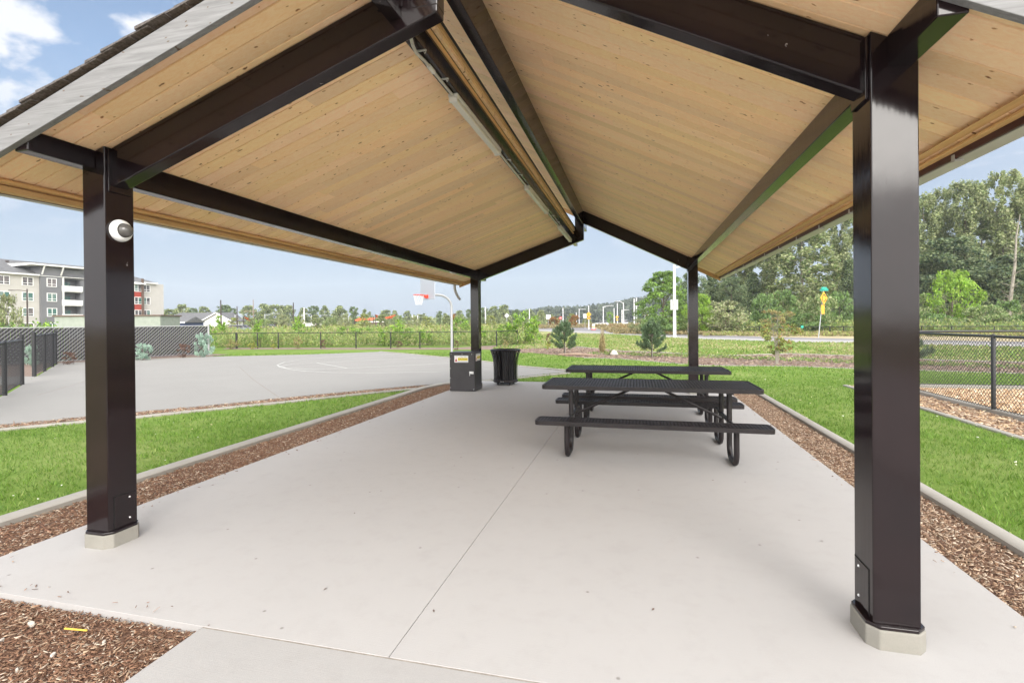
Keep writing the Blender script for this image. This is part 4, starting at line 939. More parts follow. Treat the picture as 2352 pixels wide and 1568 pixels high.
# right hand wood
GR_W = 'trees of the wood on the right'
for a in [
 ('big', 1555, 636, 150, 62, 'large leafy green tree beside the tall white lamp pole'), ('dk0', 1625, 640, 90, 74, 'dark tree hidden behind the right rear column'),
 ('dk1', 1668, 640, 90, 80, 'dark conifer-like tree just right of the right rear column'), ('dk0', 1715, 650, 80, 76, 'dark rounded tree under the right eave end'),
 ('pop1', 1700, 600, 90, 92, 'thin tall tree with sky gaps under the eave end'), ('pop1', 1745, 585, 90, 90, 'tall sparse tree seen under the middle of the right gutter'),
 ('dk1', 1765, 640, 100, 80, 'brown green tree behind the young maple'), ('pop0', 1800, 560, 90, 84, 'tree with pale forked trunk left of the big pale tree'),
 ('pop2', 1880, 520, 190, 76, 'broad pale green tree above the yellow roundabout sign'), ('pop1', 1975, 500, 100, 84, 'dark tall tree left of the right front column'),
 ('dk1', 1990, 610, 90, 72, 'dark tree behind the left edge of the right front column'), ('pop2', 2080, 480, 160, 84, 'tall tree hidden behind the right front column'),
 ('pop1', 2165, 462, 110, 84, 'tall tree just right of the right front column'), ('pop0', 2205, 448, 100, 86, 'spiky topped tree second from the right front column'),
 ('pop1', 2262, 430, 110, 82, 'tall tree with twin tops right of the sky notch'), ('dk0', 2235, 560, 190, 78, 'dark mid-height tree behind the lime green shrub'),
 ('pop0', 2352, 408, 130, 80, 'tallest tree in the wood near the right edge of the photo'), ('pop2', 2300, 500, 150, 86, 'dense olive tree filling the wood behind the lime shrub'),
 ('pop1', 2425, 430, 110, 78, 'tall tree cut off by the right edge of the photo'), ('dk0', 2360, 600, 160, 74, 'dark lower tree beside the bare pale trunk at the right edge')]:
    plant(a[0], a[1], a[4], a[2], a[3], a[5], GR_W)
bt = thing('bare_tree', 'tall bare pale trunk with short side branches near the right edge', 'tree', (*U(2362, 62), 0))
bx, by = U(2362, 62); m = MB(); m.tube([(bx, by, 0), (bx + .3, by, 4), (bx + .75, by, 8), (bx + .9, by, 11.5), (bx + 1.3, by, 14.2)], [.22, .19, .14, .09, .03], 8); m.build('trunk', M['palebark'], bt, smooth=True)
rr = random.Random(8)
for i in range(26):
    z = rr.uniform(3, 13.5); x = bx + .3 + (z - 4) * .1; a = rr.uniform(0, 6.28); l = rr.uniform(.6, 1.8)
    MB().tube([(x, by, z), (x + l * .6 * math.cos(a), by + l * .6 * math.sin(a), z + .35), (x + l * math.cos(a), by + l * math.sin(a), z + .4 + rr.uniform(-.1, .5))], [.04, .025, .008], 4, caps=False).build('branch', M['palebark'], bt)
plant('lime', 2232, 60, 636, 128, 'bright lime green rounded shrub right of the right front column')
plant('lime', 1640, 58, 690, 84, 'bright lime green shrub just right of the right rear column')
plant('lime', 1592, 66, 715, 40, 'small lime shrub left of the right rear column')
GR_S = 'bushes at the foot of the wood'
for a in [('sh2', 1700, 706, 110, 'pinkish topped bush between the lime shrub and the maple'), ('sh1', 1795, 690, 70, 'upright blue green bush behind the young maple'),
 ('sh1', 1835, 682, 70, 'tall green bush just left of the roundabout sign'), ('sh0', 1870, 705, 60, 'green bush directly behind the roundabout sign'), ('sh0', 1925, 690, 70, 'green bush right of the roundabout sign'),
 ('sh1', 1968, 685, 70, 'green bush touching the right front column'), ('sh2', 1668, 740, 60, 'low weedy bush above the left end of the far fence'), ('sh0', 1725, 742, 70, 'low bush behind the far fence left of the maple'),
 ('sh1', 1890, 735, 80, 'low bush behind the fence under the roundabout sign'), ('sh0', 1830, 738, 70, 'low bush behind the fence beside the blue sign'), ('sh0', 2150, 690, 90, 'bush at the right edge of the right front column'),
 ('sh2', 2206, 692, 60, 'pale flowering bush in front of the lime shrub'), ('sh1', 2190, 735, 90, 'low dark bush behind the playground rail beside the column'), ('sh2', 2262, 720, 80, 'pale low bush right of the lime shrub'),
 ('sh0', 2310, 715, 80, 'green bush at the foot of the tallest tree'), ('sh1', 2365, 705, 80, 'blue green bush by the bare trunk'), ('sh2', 2410, 712, 70, 'pale bush at the far right edge'), ('sh0', 2240, 745, 90, 'low bush above the playground rail'), ('sh2', 2330, 745, 100, 'low weedy bush above the playground rail near the right edge'),
 ('sh1', 1540, 742, 70, 'low bush below the large leafy tree'), ('sh0', 1585, 740, 60, 'low bush right of the white lamp pole'), ('sh2', 1500, 748, 60, 'dry bush left of the second young pine')]:
    plant(a[0], a[1], 56 + (a[1] * 13) % 7, a[2], a[3] * 1.2, a[4], GR_S)
# leafy plants by the far fence and in the weed field
GR_L = 'leafy plants along the far fence'
for a in [('lf0', 1225, 728, 60, 35, 'tall bright green thicket left of the road start'), ('lf1', 1200, 735, 50, 35.5, 'bright leafy plant left of the tall thicket'), ('lf1', 1250, 735, 44, 35.5, 'bright leafy plant at the right end of the thicket'),
 ('lf0', 1180, 760, 50, 35.5, 'leafy plant behind the fence under the diamond sign'), ('lf0', 1080, 745, 60, 38, 'round leafy plant between the hoop pole and the rear column'), ('lf1', 930, 745, 46, 35.5, 'tall leafy plant right of the shade sails'),
 ('lf1', 900, 765, 50, 35, 'leafy plant behind the fence left of the maroon shrub'), ('lf0', 955, 768, 50, 35, 'leafy plant behind the fence below the hoop'), ('lf1', 1000, 770, 50, 35, 'leafy plant behind the fence left of the hoop pole'),
 ('lf0', 610, 778, 50, 35, 'dark leafy plant behind the fence right of the yellow shrub'), ('lf0', 700, 757, 50, 40, 'leafy clump in the field below the second dark pole'), ('lf1', 602, 745, 34, 45, 'bright sapling right of the wooden utility pole'),
 ('lf1', 697, 738, 24, 60, 'thin bright sapling right of the second dark pole'), ('lf0', 815, 765, 70, 42, 'dark leafy clump in the field left of the dirt mound'), ('lf0', 855, 768, 60, 42, 'dark leafy clump beside the dirt mound'),
 ('lf1', 520, 735, 34, 46, 'leafy branch in front of the white gable'), ('lf0', 487, 760, 46, 30, 'leafy plant at the end of the slatted fence'), ('lf1', 1130, 762, 40, 35.5, 'leafy plant right of the left rear column')]:
    plant(a[0], a[1], a[4], a[2], a[3] * 1.15, a[5], GR_L)
plant('sh2', 18, 31, 692, 62, 'airy olive sapling with arching branches at the left edge above the fence')
plant('lf0', 222, 30, 742, 40, 'leafy plant above the slatted fence just left of the left column')
plant('lf1', 120, 28, 748, 44, 'broad leaved bright plant above the slatted fence near the gate')
# shrubs on the beds
for a in [('spr', 334, 805, 44, 22.6, .0, 'blue juniper at the slatted fence just right of the left column', 'blue junipers along the slatted fence'), ('spr', 477, 781, 46, 24.5, 0, 'larger blue juniper at the right end of the slatted fence', 'blue junipers along the slatted fence'),
 ('spr', 74, 807, 30, 19.6, 0, 'blue juniper seen through the gate opening on the left', 'blue junipers along the slatted fence'),
 ('brn', 428, 806, 40, 24, 0, 'reddish brown shrub between the two junipers at the slatted fence', None), ('brn', 158, 825, 42, 20.3, 0, 'low brown shrub at the slatted fence left of the left column', None),
 ('yel', 590, 803, 26, 32.2, 0, 'low yellow shrub at the left part of the far fence', None), ('yel', 640, 805, 14, 32.2, 0, 'tiny yellow shrub second from the left at the far fence', None), ('tan', 545, 795, 40, 32.2, 0, 'dry tan bush at the left end of the far fence', None),
 ('tan', 698, 788, 26, 32.2, 0, 'golden upright shrub in the middle of the far fence', None), ('brn', 758, 796, 20, 32.2, 0, 'dark maroon shrub in the middle of the far fence', None), ('brn', 933, 799, 26, 32.2, 0, 'round maroon shrub at the far fence below the hoop', None),
 ('brn', 1069, 798, 16, 28, 0, 'small reddish shrub between the cabinet and the far fence', None), ('tan', 1185, 795, 18, 31, 0, 'small golden shrub right of the rear column at the fence', None), ('brn', 1287, 781, 20, 35, 0, 'dark red shrub left of the first young pine', None),
 ('rus', 1066, 735, 22, 90, 0, 'rust coloured small tree beyond the fence right of the hoop pole', None), ('rus', 1345, 738, 30, 130, 0, 'rusty bush beside the no entry sign', None), ('rus', 1300, 742, 40, 140, 0, 'rusty bush below the route number sign', None),
 ('fary', 1340, 735, 30, 150, 0, 'olive yellow bush behind the no entry sign', None), ('fary', 1375, 738, 24, 150, 0, 'olive yellow bush behind the chevron sign', None), ('lf0', 1430, 730, 26, 180, 0, 'light green small tree behind the white car', None),
 ('yel', 1284, 800, 12, 28, 0, 'tiny yellow green plant left of the first young pine', None), ('lf0', 1437, 818, 26, 24.5, 0, 'low green plant beside the pale rock', None), ('lf0', 1790, 834, 22, 20, 0, 'low green clump left of the young maple stem', None),
 ('lf0', 1870, 825, 22, 24, 0, 'low green clump in the bed right of the maple', None), ('lf0', 1935, 823, 36, 24, 0, 'wider low green clump in the bed right of the maple', None), ('brn', 2245, 843, 26, 20.5, 0, 'dark low shrub in the bed seen through the playground fence', None), ('lf0', 2385, 845, 40, 20, 0, 'bright green clump in the bed at the right edge', None)]:
    plant(a[0], a[1], a[4], a[2], a[3], a[6], a[7])

# young pines: whorls of upturned candles
def pine(loc, H, label, seed, lean=0, bare=False):
    rr = random.Random(seed); t = thing('young_pine', label, 'pine', (loc[0], loc[1], 0), 'young pines in the planting bed')
    m = MB(); m.tube([(loc[0], loc[1], -.03), (loc[0] + lean * .5, loc[1], H * .5), (loc[0] + lean, loc[1], H)], [.035, .028, .008], 6); cl = []
    n = 34
    for i in range(n):
        f = .12 + .8 * (i / n); z = H * f; a = i * 2.4 + rr.uniform(-.4, .4); L_ = (.62 * (1 - f) + .12) * rr.uniform(.75, 1.25) * H / 1.5
        tip = Vector((loc[0] + lean * f + L_ * math.cos(a), loc[1] + L_ * math.sin(a), z + L_ * rr.uniform(.25, .55))); b = Vector((loc[0] + lean * f, loc[1], z - .05)); mid = (b + tip) / 2 - Vector((0, 0, .03))
        m.tube([b, mid, tip, tip + Vector((0, 0, .08))], [.012, .01, .007, .004], 4, caps=False)
        for k in range(5):
            p = mid.lerp(tip, k / 4) if k else mid; cl.append((p.x, p.y, p.z + .03, .09, .09, .08, 80))
        cl.append((tip.x, tip.y, tip.z + .08, .05, .05, .12, 80))
    cl.append((loc[0] + lean, loc[1], H, .05, .05, .14, 90)); cl.append((loc[0] + lean * .9, loc[1], H * .85, .1, .1, .12, 120))
    m.build('trunk', M['bark'], t, smooth='all')
    V, F, T = leaves(cl, .085, [(.1, .165, .08), (.13, .2, .1), (.19, .26, .15), (.07, .115, .055)], seed, elong=6, up=1.1)
    V -= np.array([loc[0], loc[1], 0]); npmesh('needles', V, F, M['leaf'], t, T)
    MB().tube([(loc[0] + .03, loc[1] - .03, 0), (loc[0] + .03, loc[1] - .03, H * .5)], .006, 5).build('stake', M['galv'], t)
    return t
pine((-3.42, 24.7), 1.58, 'bushy young pine left of the ornamental grass in the bed', 31)
pine((.66, 22.6), 1.56, 'open young pine between the lamp pole and the ornamental grass', 32, lean=.05)
pine((8.95, 19.5), 1.35, 'leaning young pine seen through the playground fence beside the column', 33, lean=-.35)
mp_ = thing('young_maple', 'slender young maple with orange tinged leaves left of the right front column', 'tree', (4.86, 19.6, 0))
rr = random.Random(4); m = MB(); cl = []; bx, by = 4.86, 19.6
for s, (dx, h) in enumerate(((-.12, 1.85), (.03, 1.95), (.14, 1.5), (-.02, 1.3))):
    m.tube([(bx + dx * .2, by, -.03), (bx + dx * .5, by, h * .4), (bx + dx * 1.6, by + .05, h)], [.02, .014, .004], 5, caps=False)
for i in range(46):
    z = .35 + 1.5 * (i / 46); a = rr.uniform(0, 6.28); L_ = (.22 + .42 * math.sin(math.pi * (i / 46) ** .8)) * rr.uniform(.3, 1.3)
    x, y = bx + L_ * math.cos(a), by + L_ * math.sin(a); zz = z + L_ * .35
    m.tube([(bx, by, z * .95), (x, y, zz)], [.006, .003], 3, caps=False); cl.append((x, y, zz, .12, .12, .08, 42))
m.build('trunk', M['palebark'], mp_)
top_ = [c for c in cl if c[2] > 1.35]; low_ = [c for c in cl if c[2] <= 1.35]
V1, F1, T1 = leaves(low_, .085, [(.22, .28, .07), (.3, .36, .1), (.16, .2, .06), (.36, .25, .1)], 5); V2, F2, T2 = leaves(top_, .07, [(.38, .28, .15), (.32, .3, .13), (.26, .28, .09)], 6)
npmesh('crown', np.concatenate([V1, V2]) - np.array([bx, by, 0]), np.concatenate([F1, F2 + len(V1)]), M['leaf'], mp_, np.concatenate([T1, T2]))
# ornamental grass, rock, log
og = thing('ornamental_grass', 'tall narrow tan ornamental grass between the two young pines', 'grass plant', (-1.64, 25.6, 0))
V, F, T = leaves([(0, 0, .45, .12, .12, .45, 500), (0, 0, .25, .16, .16, .25, 300)], .38, G_TN + [(.45, .36, .18)], 9, elong=22, up=4); npmesh('blades', V, F, M['leaf'], og, T)
V, F, T = leaves([(0, 0, .95, .1, .1, .3, 120)], .16, [(.5, .42, .26)], 10, elong=8, up=3); npmesh('plumes', V, F, M['leaf'], og, T)
def rock(loc, s, label, seed):
    me = bpy.data.meshes.new('rock'); b = bmesh.new(); bmesh.ops.create_icosphere(b, subdivisions=3, radius=1); rr = random.Random(seed); ph = [rr.uniform(0, 6) for _ in range(6)]
    for v in b.verts:
        c = v.co; k = 1 + .13 * math.sin(3 * c.x + ph[0]) + .12 * math.sin(4 * c.y + ph[1]) + .1 * math.sin(5 * c.z + ph[2]) + .05 * math.sin(9 * c.x + 7 * c.y + ph[3]); v.co = Vector((c.x * s[0] * k, c.y * s[1] * k, max(c.z * s[2] * k, -s[2] * .35)))
    b.to_mesh(me); b.free(); me.materials.append(M['rock']); me.polygons.foreach_set('use_smooth', [True] * len(me.polygons)); o = bpy.data.objects.new('rock', me); COL.objects.link(o); o.location = loc
    return tag(o, label, 'rock')
rock((-.98, 23.6, .06), (.19, .15, .15), 'pale rock at the edge of the bed below the ornamental grass', 3)
rock((-2.2, 12.99, .0), (.05, .04, .035), 'tiny stone at the rear edge of the patio', 5)
lg = MB(); lg.tube([(-3.5, 23.3, .03), (-2.6, 23.15, .06), (-1.75, 22.9, .02)], [.05, .07, .04], 8); tag(lg.build('log', M['log'], None, smooth=True), 'low brown log lying in the bed in front of the first young pine', 'log')
st = MB(); st.bar((-2.92, 1.99, -.015), (-2.78, 2.0, -.012), .006, .006); tag(st.build('straw', M['straw'], None), 'yellow drinking straw lying in the front mulch bed', 'straw')

# ------------------------------------------------------------------ apartment block
def local_frame(xc, D, dx, dD):
    o = W(xc, D); wx = RT[0] * dx + FW[0] * dD; wy = RT[1] * dx + FW[1] * dD
    return (o[0], o[1], 0), math.atan2(wy, wx)
o_, a_ = local_frame(-96.7, 95, .303, .953)
ap = thing('apartment_block', 'four storey apartment block in cream, grey and red behind the fence on the left', 'apartment building', o_, rz=a_, world=False)
sU = lambda u: (-126.96 / ((u - 1176) / 1155.6 - .3185) - 95) / .953
EZ = 11.6
MB().box(-30, 6.26, 0, 18, -.05, EZ).build('wall', M['cream'], ap)
gy = MB(); gy.box(6.262, 10.0, -.5, 17.8, -.05, 13.4); gy.box(10.002, 10.25, -.15, 17.7, -.05, 13.35); gy.box(13.6, 14.8, -.15, 17.7, -.05, 13.35); gy.box(10.251, 13.599, 1.5, 17.6, -.05, 13.3); gy.box(10.251, 13.599, -.14, 1.49, 11.3, 13.3)
gy.build('grey_bay', M['greysiding'], ap)
MB().box(14.802, 24.7, 0, 18, -.05, EZ).build('wall', M['cream'], ap); MB().box(24.702, 26.6, -.35, 17.9, -.05, EZ - .15).build('red_bay', M['redsiding'], ap)
MB().box(26.602, 32.2, 0, 18, -.05, EZ).build('wall', M['cream'], ap)
m = MB()
e0, e1, yb, rz_ = -30.5, 30.3, -.65, 15.25
m.hexa([(e0, yb, EZ + .1), (e1, yb, EZ + .1), (e1, 18.65, EZ + .1), (e0, 18.65, EZ + .1), (e0, 9, rz_), (25.2, 9, rz_), (25.2, 9.05, rz_), (e0, 9.05, rz_)])
rf_ = m.build('roof', M['roofgrey'], ap)
for s_ in (4.5, 12, 19): MB().box(s_, s_ + .5, 6.6, 6.9, 14.1, 14.75).build('roof_vent', M['darkpole'], rf_)
m = MB(); m.box(e0, 6.0, yb - .04, yb + .0, EZ - .05, EZ + .22); m.box(14.9, 24.3, yb - .04, yb, EZ - .05, EZ + .22); m.box(26.8, e1, yb - .04, yb, EZ - .05, EZ + .22); m.box(e0, e1, yb + .02, -.002, EZ - .02, EZ + .08); m.build('eave_trim', M['trim'], ap)
m = MB(); m.hexa([(4.2, -1.5, 13.62), (16, -1.5, 13.62), (16, 6, 13.45), (4.2, 6, 13.45), (4.2, -1.5, 13.9), (16, -1.5, 13.9), (16, 6, 14.1), (4.2, 6, 14.1)]); m.build('bay_canopy', M['trim'], ap)
MB().hexa([(4.3, -1.4, 13.905), (15.9, -1.4, 13.905), (15.9, 6, 14.105), (4.3, 6, 14.105), (4.3, -1.4, 13.95), (15.9, -1.4, 13.95), (15.9, 6, 14.4), (4.3, 6, 14.4)]).build('bay_roof', M['roofgrey'], ap)
for s_ in (6.5, 9.8, 14.4): MB().bar((s_, -.5, 11.9), (s_, -1.3, 13.6), .22, .16).build('strut', M['trim'], ap)
MB().hexa([(24.2, -1.2, 11.2), (27.0, -1.2, 11.2), (27.0, .1, 11.7), (24.2, .1, 11.7), (24.2, -1.2, 11.35), (27.0, -1.2, 11.35), (27.0, .1, 11.85), (24.2, .1, 11.85)]).build('bay_roof', M['trim'], ap)
MB().box(26.35, 26.75, -.8, -.4, 0, 12.6).build('downpipe', M['brownmetal'], ap)
def window(s0, z, w=1.62, h=1.5, y=0, g=(0, 1)):
    m = MB(); x0, x1, z0, z1 = s0 - w / 2, s0 + w / 2, z - h / 2, z + h / 2; t = .12
    for b in ((x0 - t, x1 + t, z1, z1 + t), (x0 - t, x1 + t, z0 - t, z0), (x0 - t, x0, z0, z1), (x1, x1 + t, z0, z1), (s0 - .05, s0 + .05, z0, z1), (x0, x1, z0 + .38, z0 + .46)): m.box(b[0], b[1], y - .10, y - .003, b[2], b[3])
    f = m.build('window', M['trim'], ap)
    for k, (a, b) in enumerate(((x0, s0 - .05), (s0 + .05, x1))): MB().box(a, b, y - .045, y - .004, z0, z1).build('pane', M['glassgreen' if g[k] else 'glassdark'], f)
wr = random.Random(2)
for s0, y in ((sU(9.5), 0), (sU(64.5), 0), (sU(116), -.5), (sU(-60), 0), (25.6, -.35), (sU(337), 0)):
    for z in (10.35, 7.35, 4.3, 1.3): window(s0, z, y=y, w=1.5 if y else 1.62, g=(wr.random() < .6, wr.random() < .35))
for z in (9.35, 6.42, 3.45):
    b = MB().box(9.9, 13.65, -.75, -.6, z - .6, z + .5).box(9.9, 9.95, -.6, -.14, z - .6, z + .5).box(13.6, 13.65, -.6, -.14, z - .6, z + .5).box(9.95, 13.6, -.6, 1.45, z - .75, z - .6).build('balcony', M['trim'], ap)
    MB().box(10.9, 12.6, 1.4, 1.48, z - .5, z + 1.4).build('glass_door', M['glassgreen'], b)
MB().box(10.0, 10.22, -.72, -.52, 0, 11.5).build('balcony_post', M['trim'], ap)
# block wall enclosure, low houses
ex0, ey0 = U(128, 58); 
en = thing('block_enclosure', 'pale green block enclosure with brown cap behind the slatted fence', 'enclosure', (ex0, ey0, 0), rz=math.atan2(U(376, 60)[1] - ey0, U(376, 60)[0] - ex0), world=False)
EL = math.hypot(U(376, 60)[0] - ex0, U(376, 60)[1] - ey0)
MB().box(0, EL, 0, 5, 0, 2.62).build('wall', M['enclosure'], en); MB().box(-.15, EL + .15, -.15, 5.15, 2.62, 2.78).build('cap', M['brownmetal'], en)
def house(name, label, xs0, xs1, D, zE, zR, depth, wall, overh=.4, gable=None, parts=None):
    a = U(xs0, D); b = U(xs1, D); L_ = math.hypot(b[0] - a[0], b[1] - a[1]); t = thing(name, label, 'house', (a[0], a[1], 0), rz=math.atan2(b[1] - a[1], b[0] - a[0]), world=False)
    MB().box(0, L_, 0, depth, 0, zE).build('wall', M[wall], t)
    r = MB().hexa([(-overh, -overh, zE), (L_ + overh, -overh, zE), (L_ + overh, depth + overh, zE), (-overh, depth + overh, zE), (-overh, depth / 2 - .01, zR), (L_ + overh, depth / 2 - .01, zR), (L_ + overh, depth / 2 + .01, zR), (-overh, depth / 2 + .01, zR)]).build('roof', M['roofgrey'], t)
    MB().box(-overh, L_ + overh, -overh - .05, -overh - .002, zE - .12, zE + .1).build('fascia', M['trim'], t)
    return t, L_
hs, L_ = house('low_house', 'low house with dark roof and white gable between the fence and the treeline', 395, 520, 120, 2.6, 4.5, 9, 'navy')
gx = L_; w_ = 3.3
m = MB(); m.hexa([(gx - w_ + .2, -2, 0), (gx + w_ - .2, -2, 0), (gx + w_ - .2, 4, 0), (gx - w_ + .2, 4, 0), (gx - w_ + .2, -2, 2.3), (gx + w_ - .2, -2, 2.3), (gx + w_ - .2, 4, 2.3), (gx - w_ + .2, 4, 2.3)])
n = len(m.v); m.v += [(gx - w_ + .2, -1.99, 2.3), (gx + w_ - .2, -1.99, 2.3), (gx, -1.99, 4.1)]; m.f.append((n, n + 1, n + 2)); m.m.append(0); m.c.append(None); m.build('gable_wall', M['trim'], hs)
for sg in (-1, 1):
    MB().hexa([(gx, -2.4, 4.2), (gx + sg * (w_ + .3), -2.4, 2.2), (gx + sg * (w_ + .3), 4.3, 2.2), (gx, 4.3, 4.2), (gx, -2.4, 4.38), (gx + sg * (w_ + .3), -2.4, 2.38), (gx + sg * (w_ + .3), 4.3, 2.38), (gx, 4.3, 4.38)]).build('gable_roof', M['roofgrey'], hs)
    MB().bar((gx, -2.46, 4.28), (gx + sg * (w_ + .3), -2.46, 2.28), .08, .26).build('barge_board', M['trim'], hs)
hb, _ = house('small_building', 'low navy building with white trimmed gable beside the pale green enclosure', 378, 432, 100, 2.0, 3.2, 6, 'navy')
tr_, _ = house('site_trailer', 'long low white trailer far off under the white mast', 704, 745, 170, 1.55, 1.75, 3, 'trim', .1)
pg, _ = house('play_shelter', 'low brown wall of the distant playground below the shade sails', 864, 900, 125, 1.9, 2.0, 2, 'brownmetal', .1)

# ------------------------------------------------------------------ shade sails
def sail(pts, D, label, posts, sag=.12, mat='sail'):
    c = U(pts[0][0], D); t = thing('shade_sail', label, 'shade sail', (c[0], c[1], 0), 'red shade sails')
    P = []
    for i, (x, y) in enumerate(pts):
        Dk = D + (i % 3) * 1.5; q = U(x, Dk); P.append(Vector((q[0], q[1], zat(x * .98, y * .98, Dk))))
    if len(P) == 3: P.append(P[2] + (P[0] - P[2]) * .02)
    n = 6; m = MB()
    def S(u, v):
        p = (P[0] * (1 - u) + P[1] * u) * (1 - v) + (P[3] * (1 - u) + P[2] * u) * v; p.z -= sag * 16 * u * (1 - u) * v * (1 - v); return p
    for i in range(n):
        for j in range(n): m.quad([S(i / n, j / n), S((i + 1) / n, j / n), S((i + 1) / n, (j + 1) / n), S(i / n, (j + 1) / n)])
    o = m.build('cloth', M[mat], t, smooth='all'); so = o.modifiers.new('thickness', 'SOLIDIFY'); so.thickness = .02
    for (x, yt) in posts:
        q = U(x, D); MB().tube([(q[0], q[1], 0), (q[0], q[1], zat(x * .98, yt * .98, D))], .09, 8).build('post', M['darkpole'], t, smooth=True)
sail([(571, 742.5), (592, 748), (584, 752.5)], 105, 'small red shade sail left of the first curved street lamp', [(570.5, 741.5)])
sail([(878.5, 736.5), (904, 743.5), (884, 748)], 112, 'bright red shade sail hanging from the taller dark post', [(880, 736.5), (875.5, 742)])
sail([(902, 744), (928, 737), (925, 745.5), (905, 747)], 114, 'dark red shade sail at the right end of the playground', [(928, 737)])
sail([(830, 750.5), (850, 742), (862, 749.5), (836, 752)], 110, 'pale orange peaked shade sail at the left of the playground', [(831, 750)])
sail([(858, 749), (866, 745), (882, 745), (872, 751)], 116, 'low red shade sail between the orange one and the bright red one', [(866, 746)])

# ------------------------------------------------------------------ poles, lamps, signs
def pole(name, label, xs, yt, D, r, mat, arm=None, cat='pole', group=None, lean=0, head=None):
    r *= .8 if D > 90 else 1
    x, y = U(xs, D); t = thing(name, label, cat, (x, y, 0), group); z = zat(xs * .98, yt * .98, D); lx = Vector((RT[0], RT[1], 0)) * lean
    MB().tube([(x, y, -.05), tuple(Vector((x, y, z * .5)) + lx * .5), tuple(Vector((x, y, z)) + lx)], [r, r * .85, r * .7], 10).build('shaft', M[mat], t, smooth=True)
    if arm:
        for (dx, rise) in arm:
            Q = []
            for k in range(7):
                f = k / 6; Q.append(Vector((x, y, z - .3)) + lx + Vector((RT[0], RT[1], 0)) * (dx * f) + Vector((0, 0, rise * math.sin(math.pi / 2 * min(1, f * 1.5)))))
            MB().tube(Q, [r * .38] * 7, 8).build('arm', M[mat], t, smooth=True)
            e = Q[-1]; b = MB(); b.bar(e, e + Vector((RT[0], RT[1], 0)) * (.55 if dx > 0 else -.55), .24, .09); b.build('lamp_head', M[mat], t, bevel=.03)
    return t
g1 = 'white lamp poles along the road'
lp_ = pole('lamp_pole', 'tall thick white lamp pole at the roadside left of the right rear column', 1581, 621, 47.2, .155, 'pole', [(1.9, .25)], 'lamp pole')
x, y = U(1578.5, 47.0); m = MB(); Rv = Vector((RT[0], RT[1], 0))
for s_ in (-1, 1):
    c = Vector((x, y, 0)) + Rv * (s_ * .25 + .08); m.bar(c + Vector((0, 0, zat(1547, 726 * .98, 47))), c + Vector((0, 0, zat(1547, 702 * .98, 47))), .21, .03, up=(FW[0], FW[1], 0))
m.build('sign_panel', M['signgrey'], lp_)
for a in [('white pole standing behind the first young pine', 1319.7, 721, 150, .2, None), ('short white pole between the no entry sign and the pedestrian sign', 1351, 732, 150, .16, None), ('white pole just left of the chevron sign with a small lamp', 1357.5, 723, 150, .16, [(1.4, .1)]),
 ('white street lamp behind the white car', 1414, 718, 150, .2, [(2.6, .5)]), ('white pole left of the second yellow sign', 1439.5, 722, 150, .18, None), ('white pole behind the second yellow sign', 1447, 710, 170, .2, None),
 ('low curved white lamp above the van', 1457.8, 726, 150, .2, [(1.6, .3)]), ('tall white lamp with a curved top above the van', 1461.5, 709, 150, .2, [(-2, .7)]), ('left one of the two tall white poles beside the van', 1486.5, 700, 130, .22, None),
 ('right one of the two tall white poles beside the van', 1492, 698, 130, .24, None), ('curved white lamp partly hidden by the big leafy tree', 1512, 718, 150, .2, [(-2.4, .5)]),
 ('white pole just right of the left rear column', 1138, 720, 120, .22, None), ('thin white pole above the bright thicket', 1241, 724, 150, .2, None), ('thin white pole left of the basketball net', 967, 738, 110, .14, None), ('white post below the basketball net', 979, 739, 100, .18, None)]:
    pole('lamp_pole', a[0], a[1], a[2], a[3], a[4], 'pole', a[5], 'pole', g1)
for a in [('curved grey street lamp above the weeds right of the wooden pole', 621, 736, [(2.6, .4)]), ('curved grey street lamp right of the white house gable', 551, 737, [(1.0, .3)]), ('curved grey lamp left of the white mast', 708, 736, [(1.4, .3)]), ('grey lamp with an arm to the right of the white mast', 730, 738, [(2.8, .2)]), ('tan lamp post right of the yellow green tree', 806, 733, None), ('tan post left of the orange shade sail', 817, 738, None)]:
    pole('street_lamp', a[0], a[1], a[2], 105, .13, 'galv', a[3], 'street lamp', 'street lamps in the far field')
pole('light_pole', 'tall dark pole standing in front of the white gable', 518, 703, 85, .13, 'darkpole', None, 'pole'); pole('light_pole', 'thin dark pole right of the white gable', 556, 718, 85, .11, 'darkpole', None, 'pole'); pole('light_pole', 'tall dark pole left of the white mast', 688, 709, 90, .12, 'darkpole', None, 'pole')
pole('light_pole', 'dark brown pole with a lamp arm in front of the apartment block', 64.5, 677, 60, .1, 'darkpole', [(-1.6, .15)], 'pole'); pole('mast', 'tall white mast in the far treeline', 713, 721, 120, .2, 'pole', None, 'mast')
up_ = pole('utility_pole', 'wooden utility pole with a cross arm left of the curved lamp', 594, 702, 130, .16, 'woodpole', None, 'utility pole'); x, y = U(594, 130)
MB().bar(Vector((x, y, 0)) - Rv * 2.4 + Vector((0, 0, zat(582, 715, 130))), Vector((x, y, 0)) + Rv * .7 + Vector((0, 0, zat(582, 715, 130))), .14, .16).build('cross_arm', M['woodpole'], up_)
def signmesh(pts, c, th, rot=0):      # outline in metres in the picture plane, facing the viewpoint (turned by rot)
    ca, sa = math.cos(rot), math.sin(rot); rx = Vector((RT[0] * ca - RT[1] * sa, RT[0] * sa + RT[1] * ca, 0)); fy = Vector((-rx.y, rx.x, 0)); m = MB(); n = len(pts)
    for o in (th[0], th[1]): m.v += [tuple(Vector(c) + rx * p[0] + Vector((0, 0, p[1])) - fy * o) for p in pts]
    m.f = [tuple(range(n))[::-1], tuple(n + i for i in range(n))] + [(i, (i + 1) % n, n + (i + 1) % n, n + i) for i in range(n)]; m.m = [0] * len(m.f); m.c = [None] * len(m.f); return m
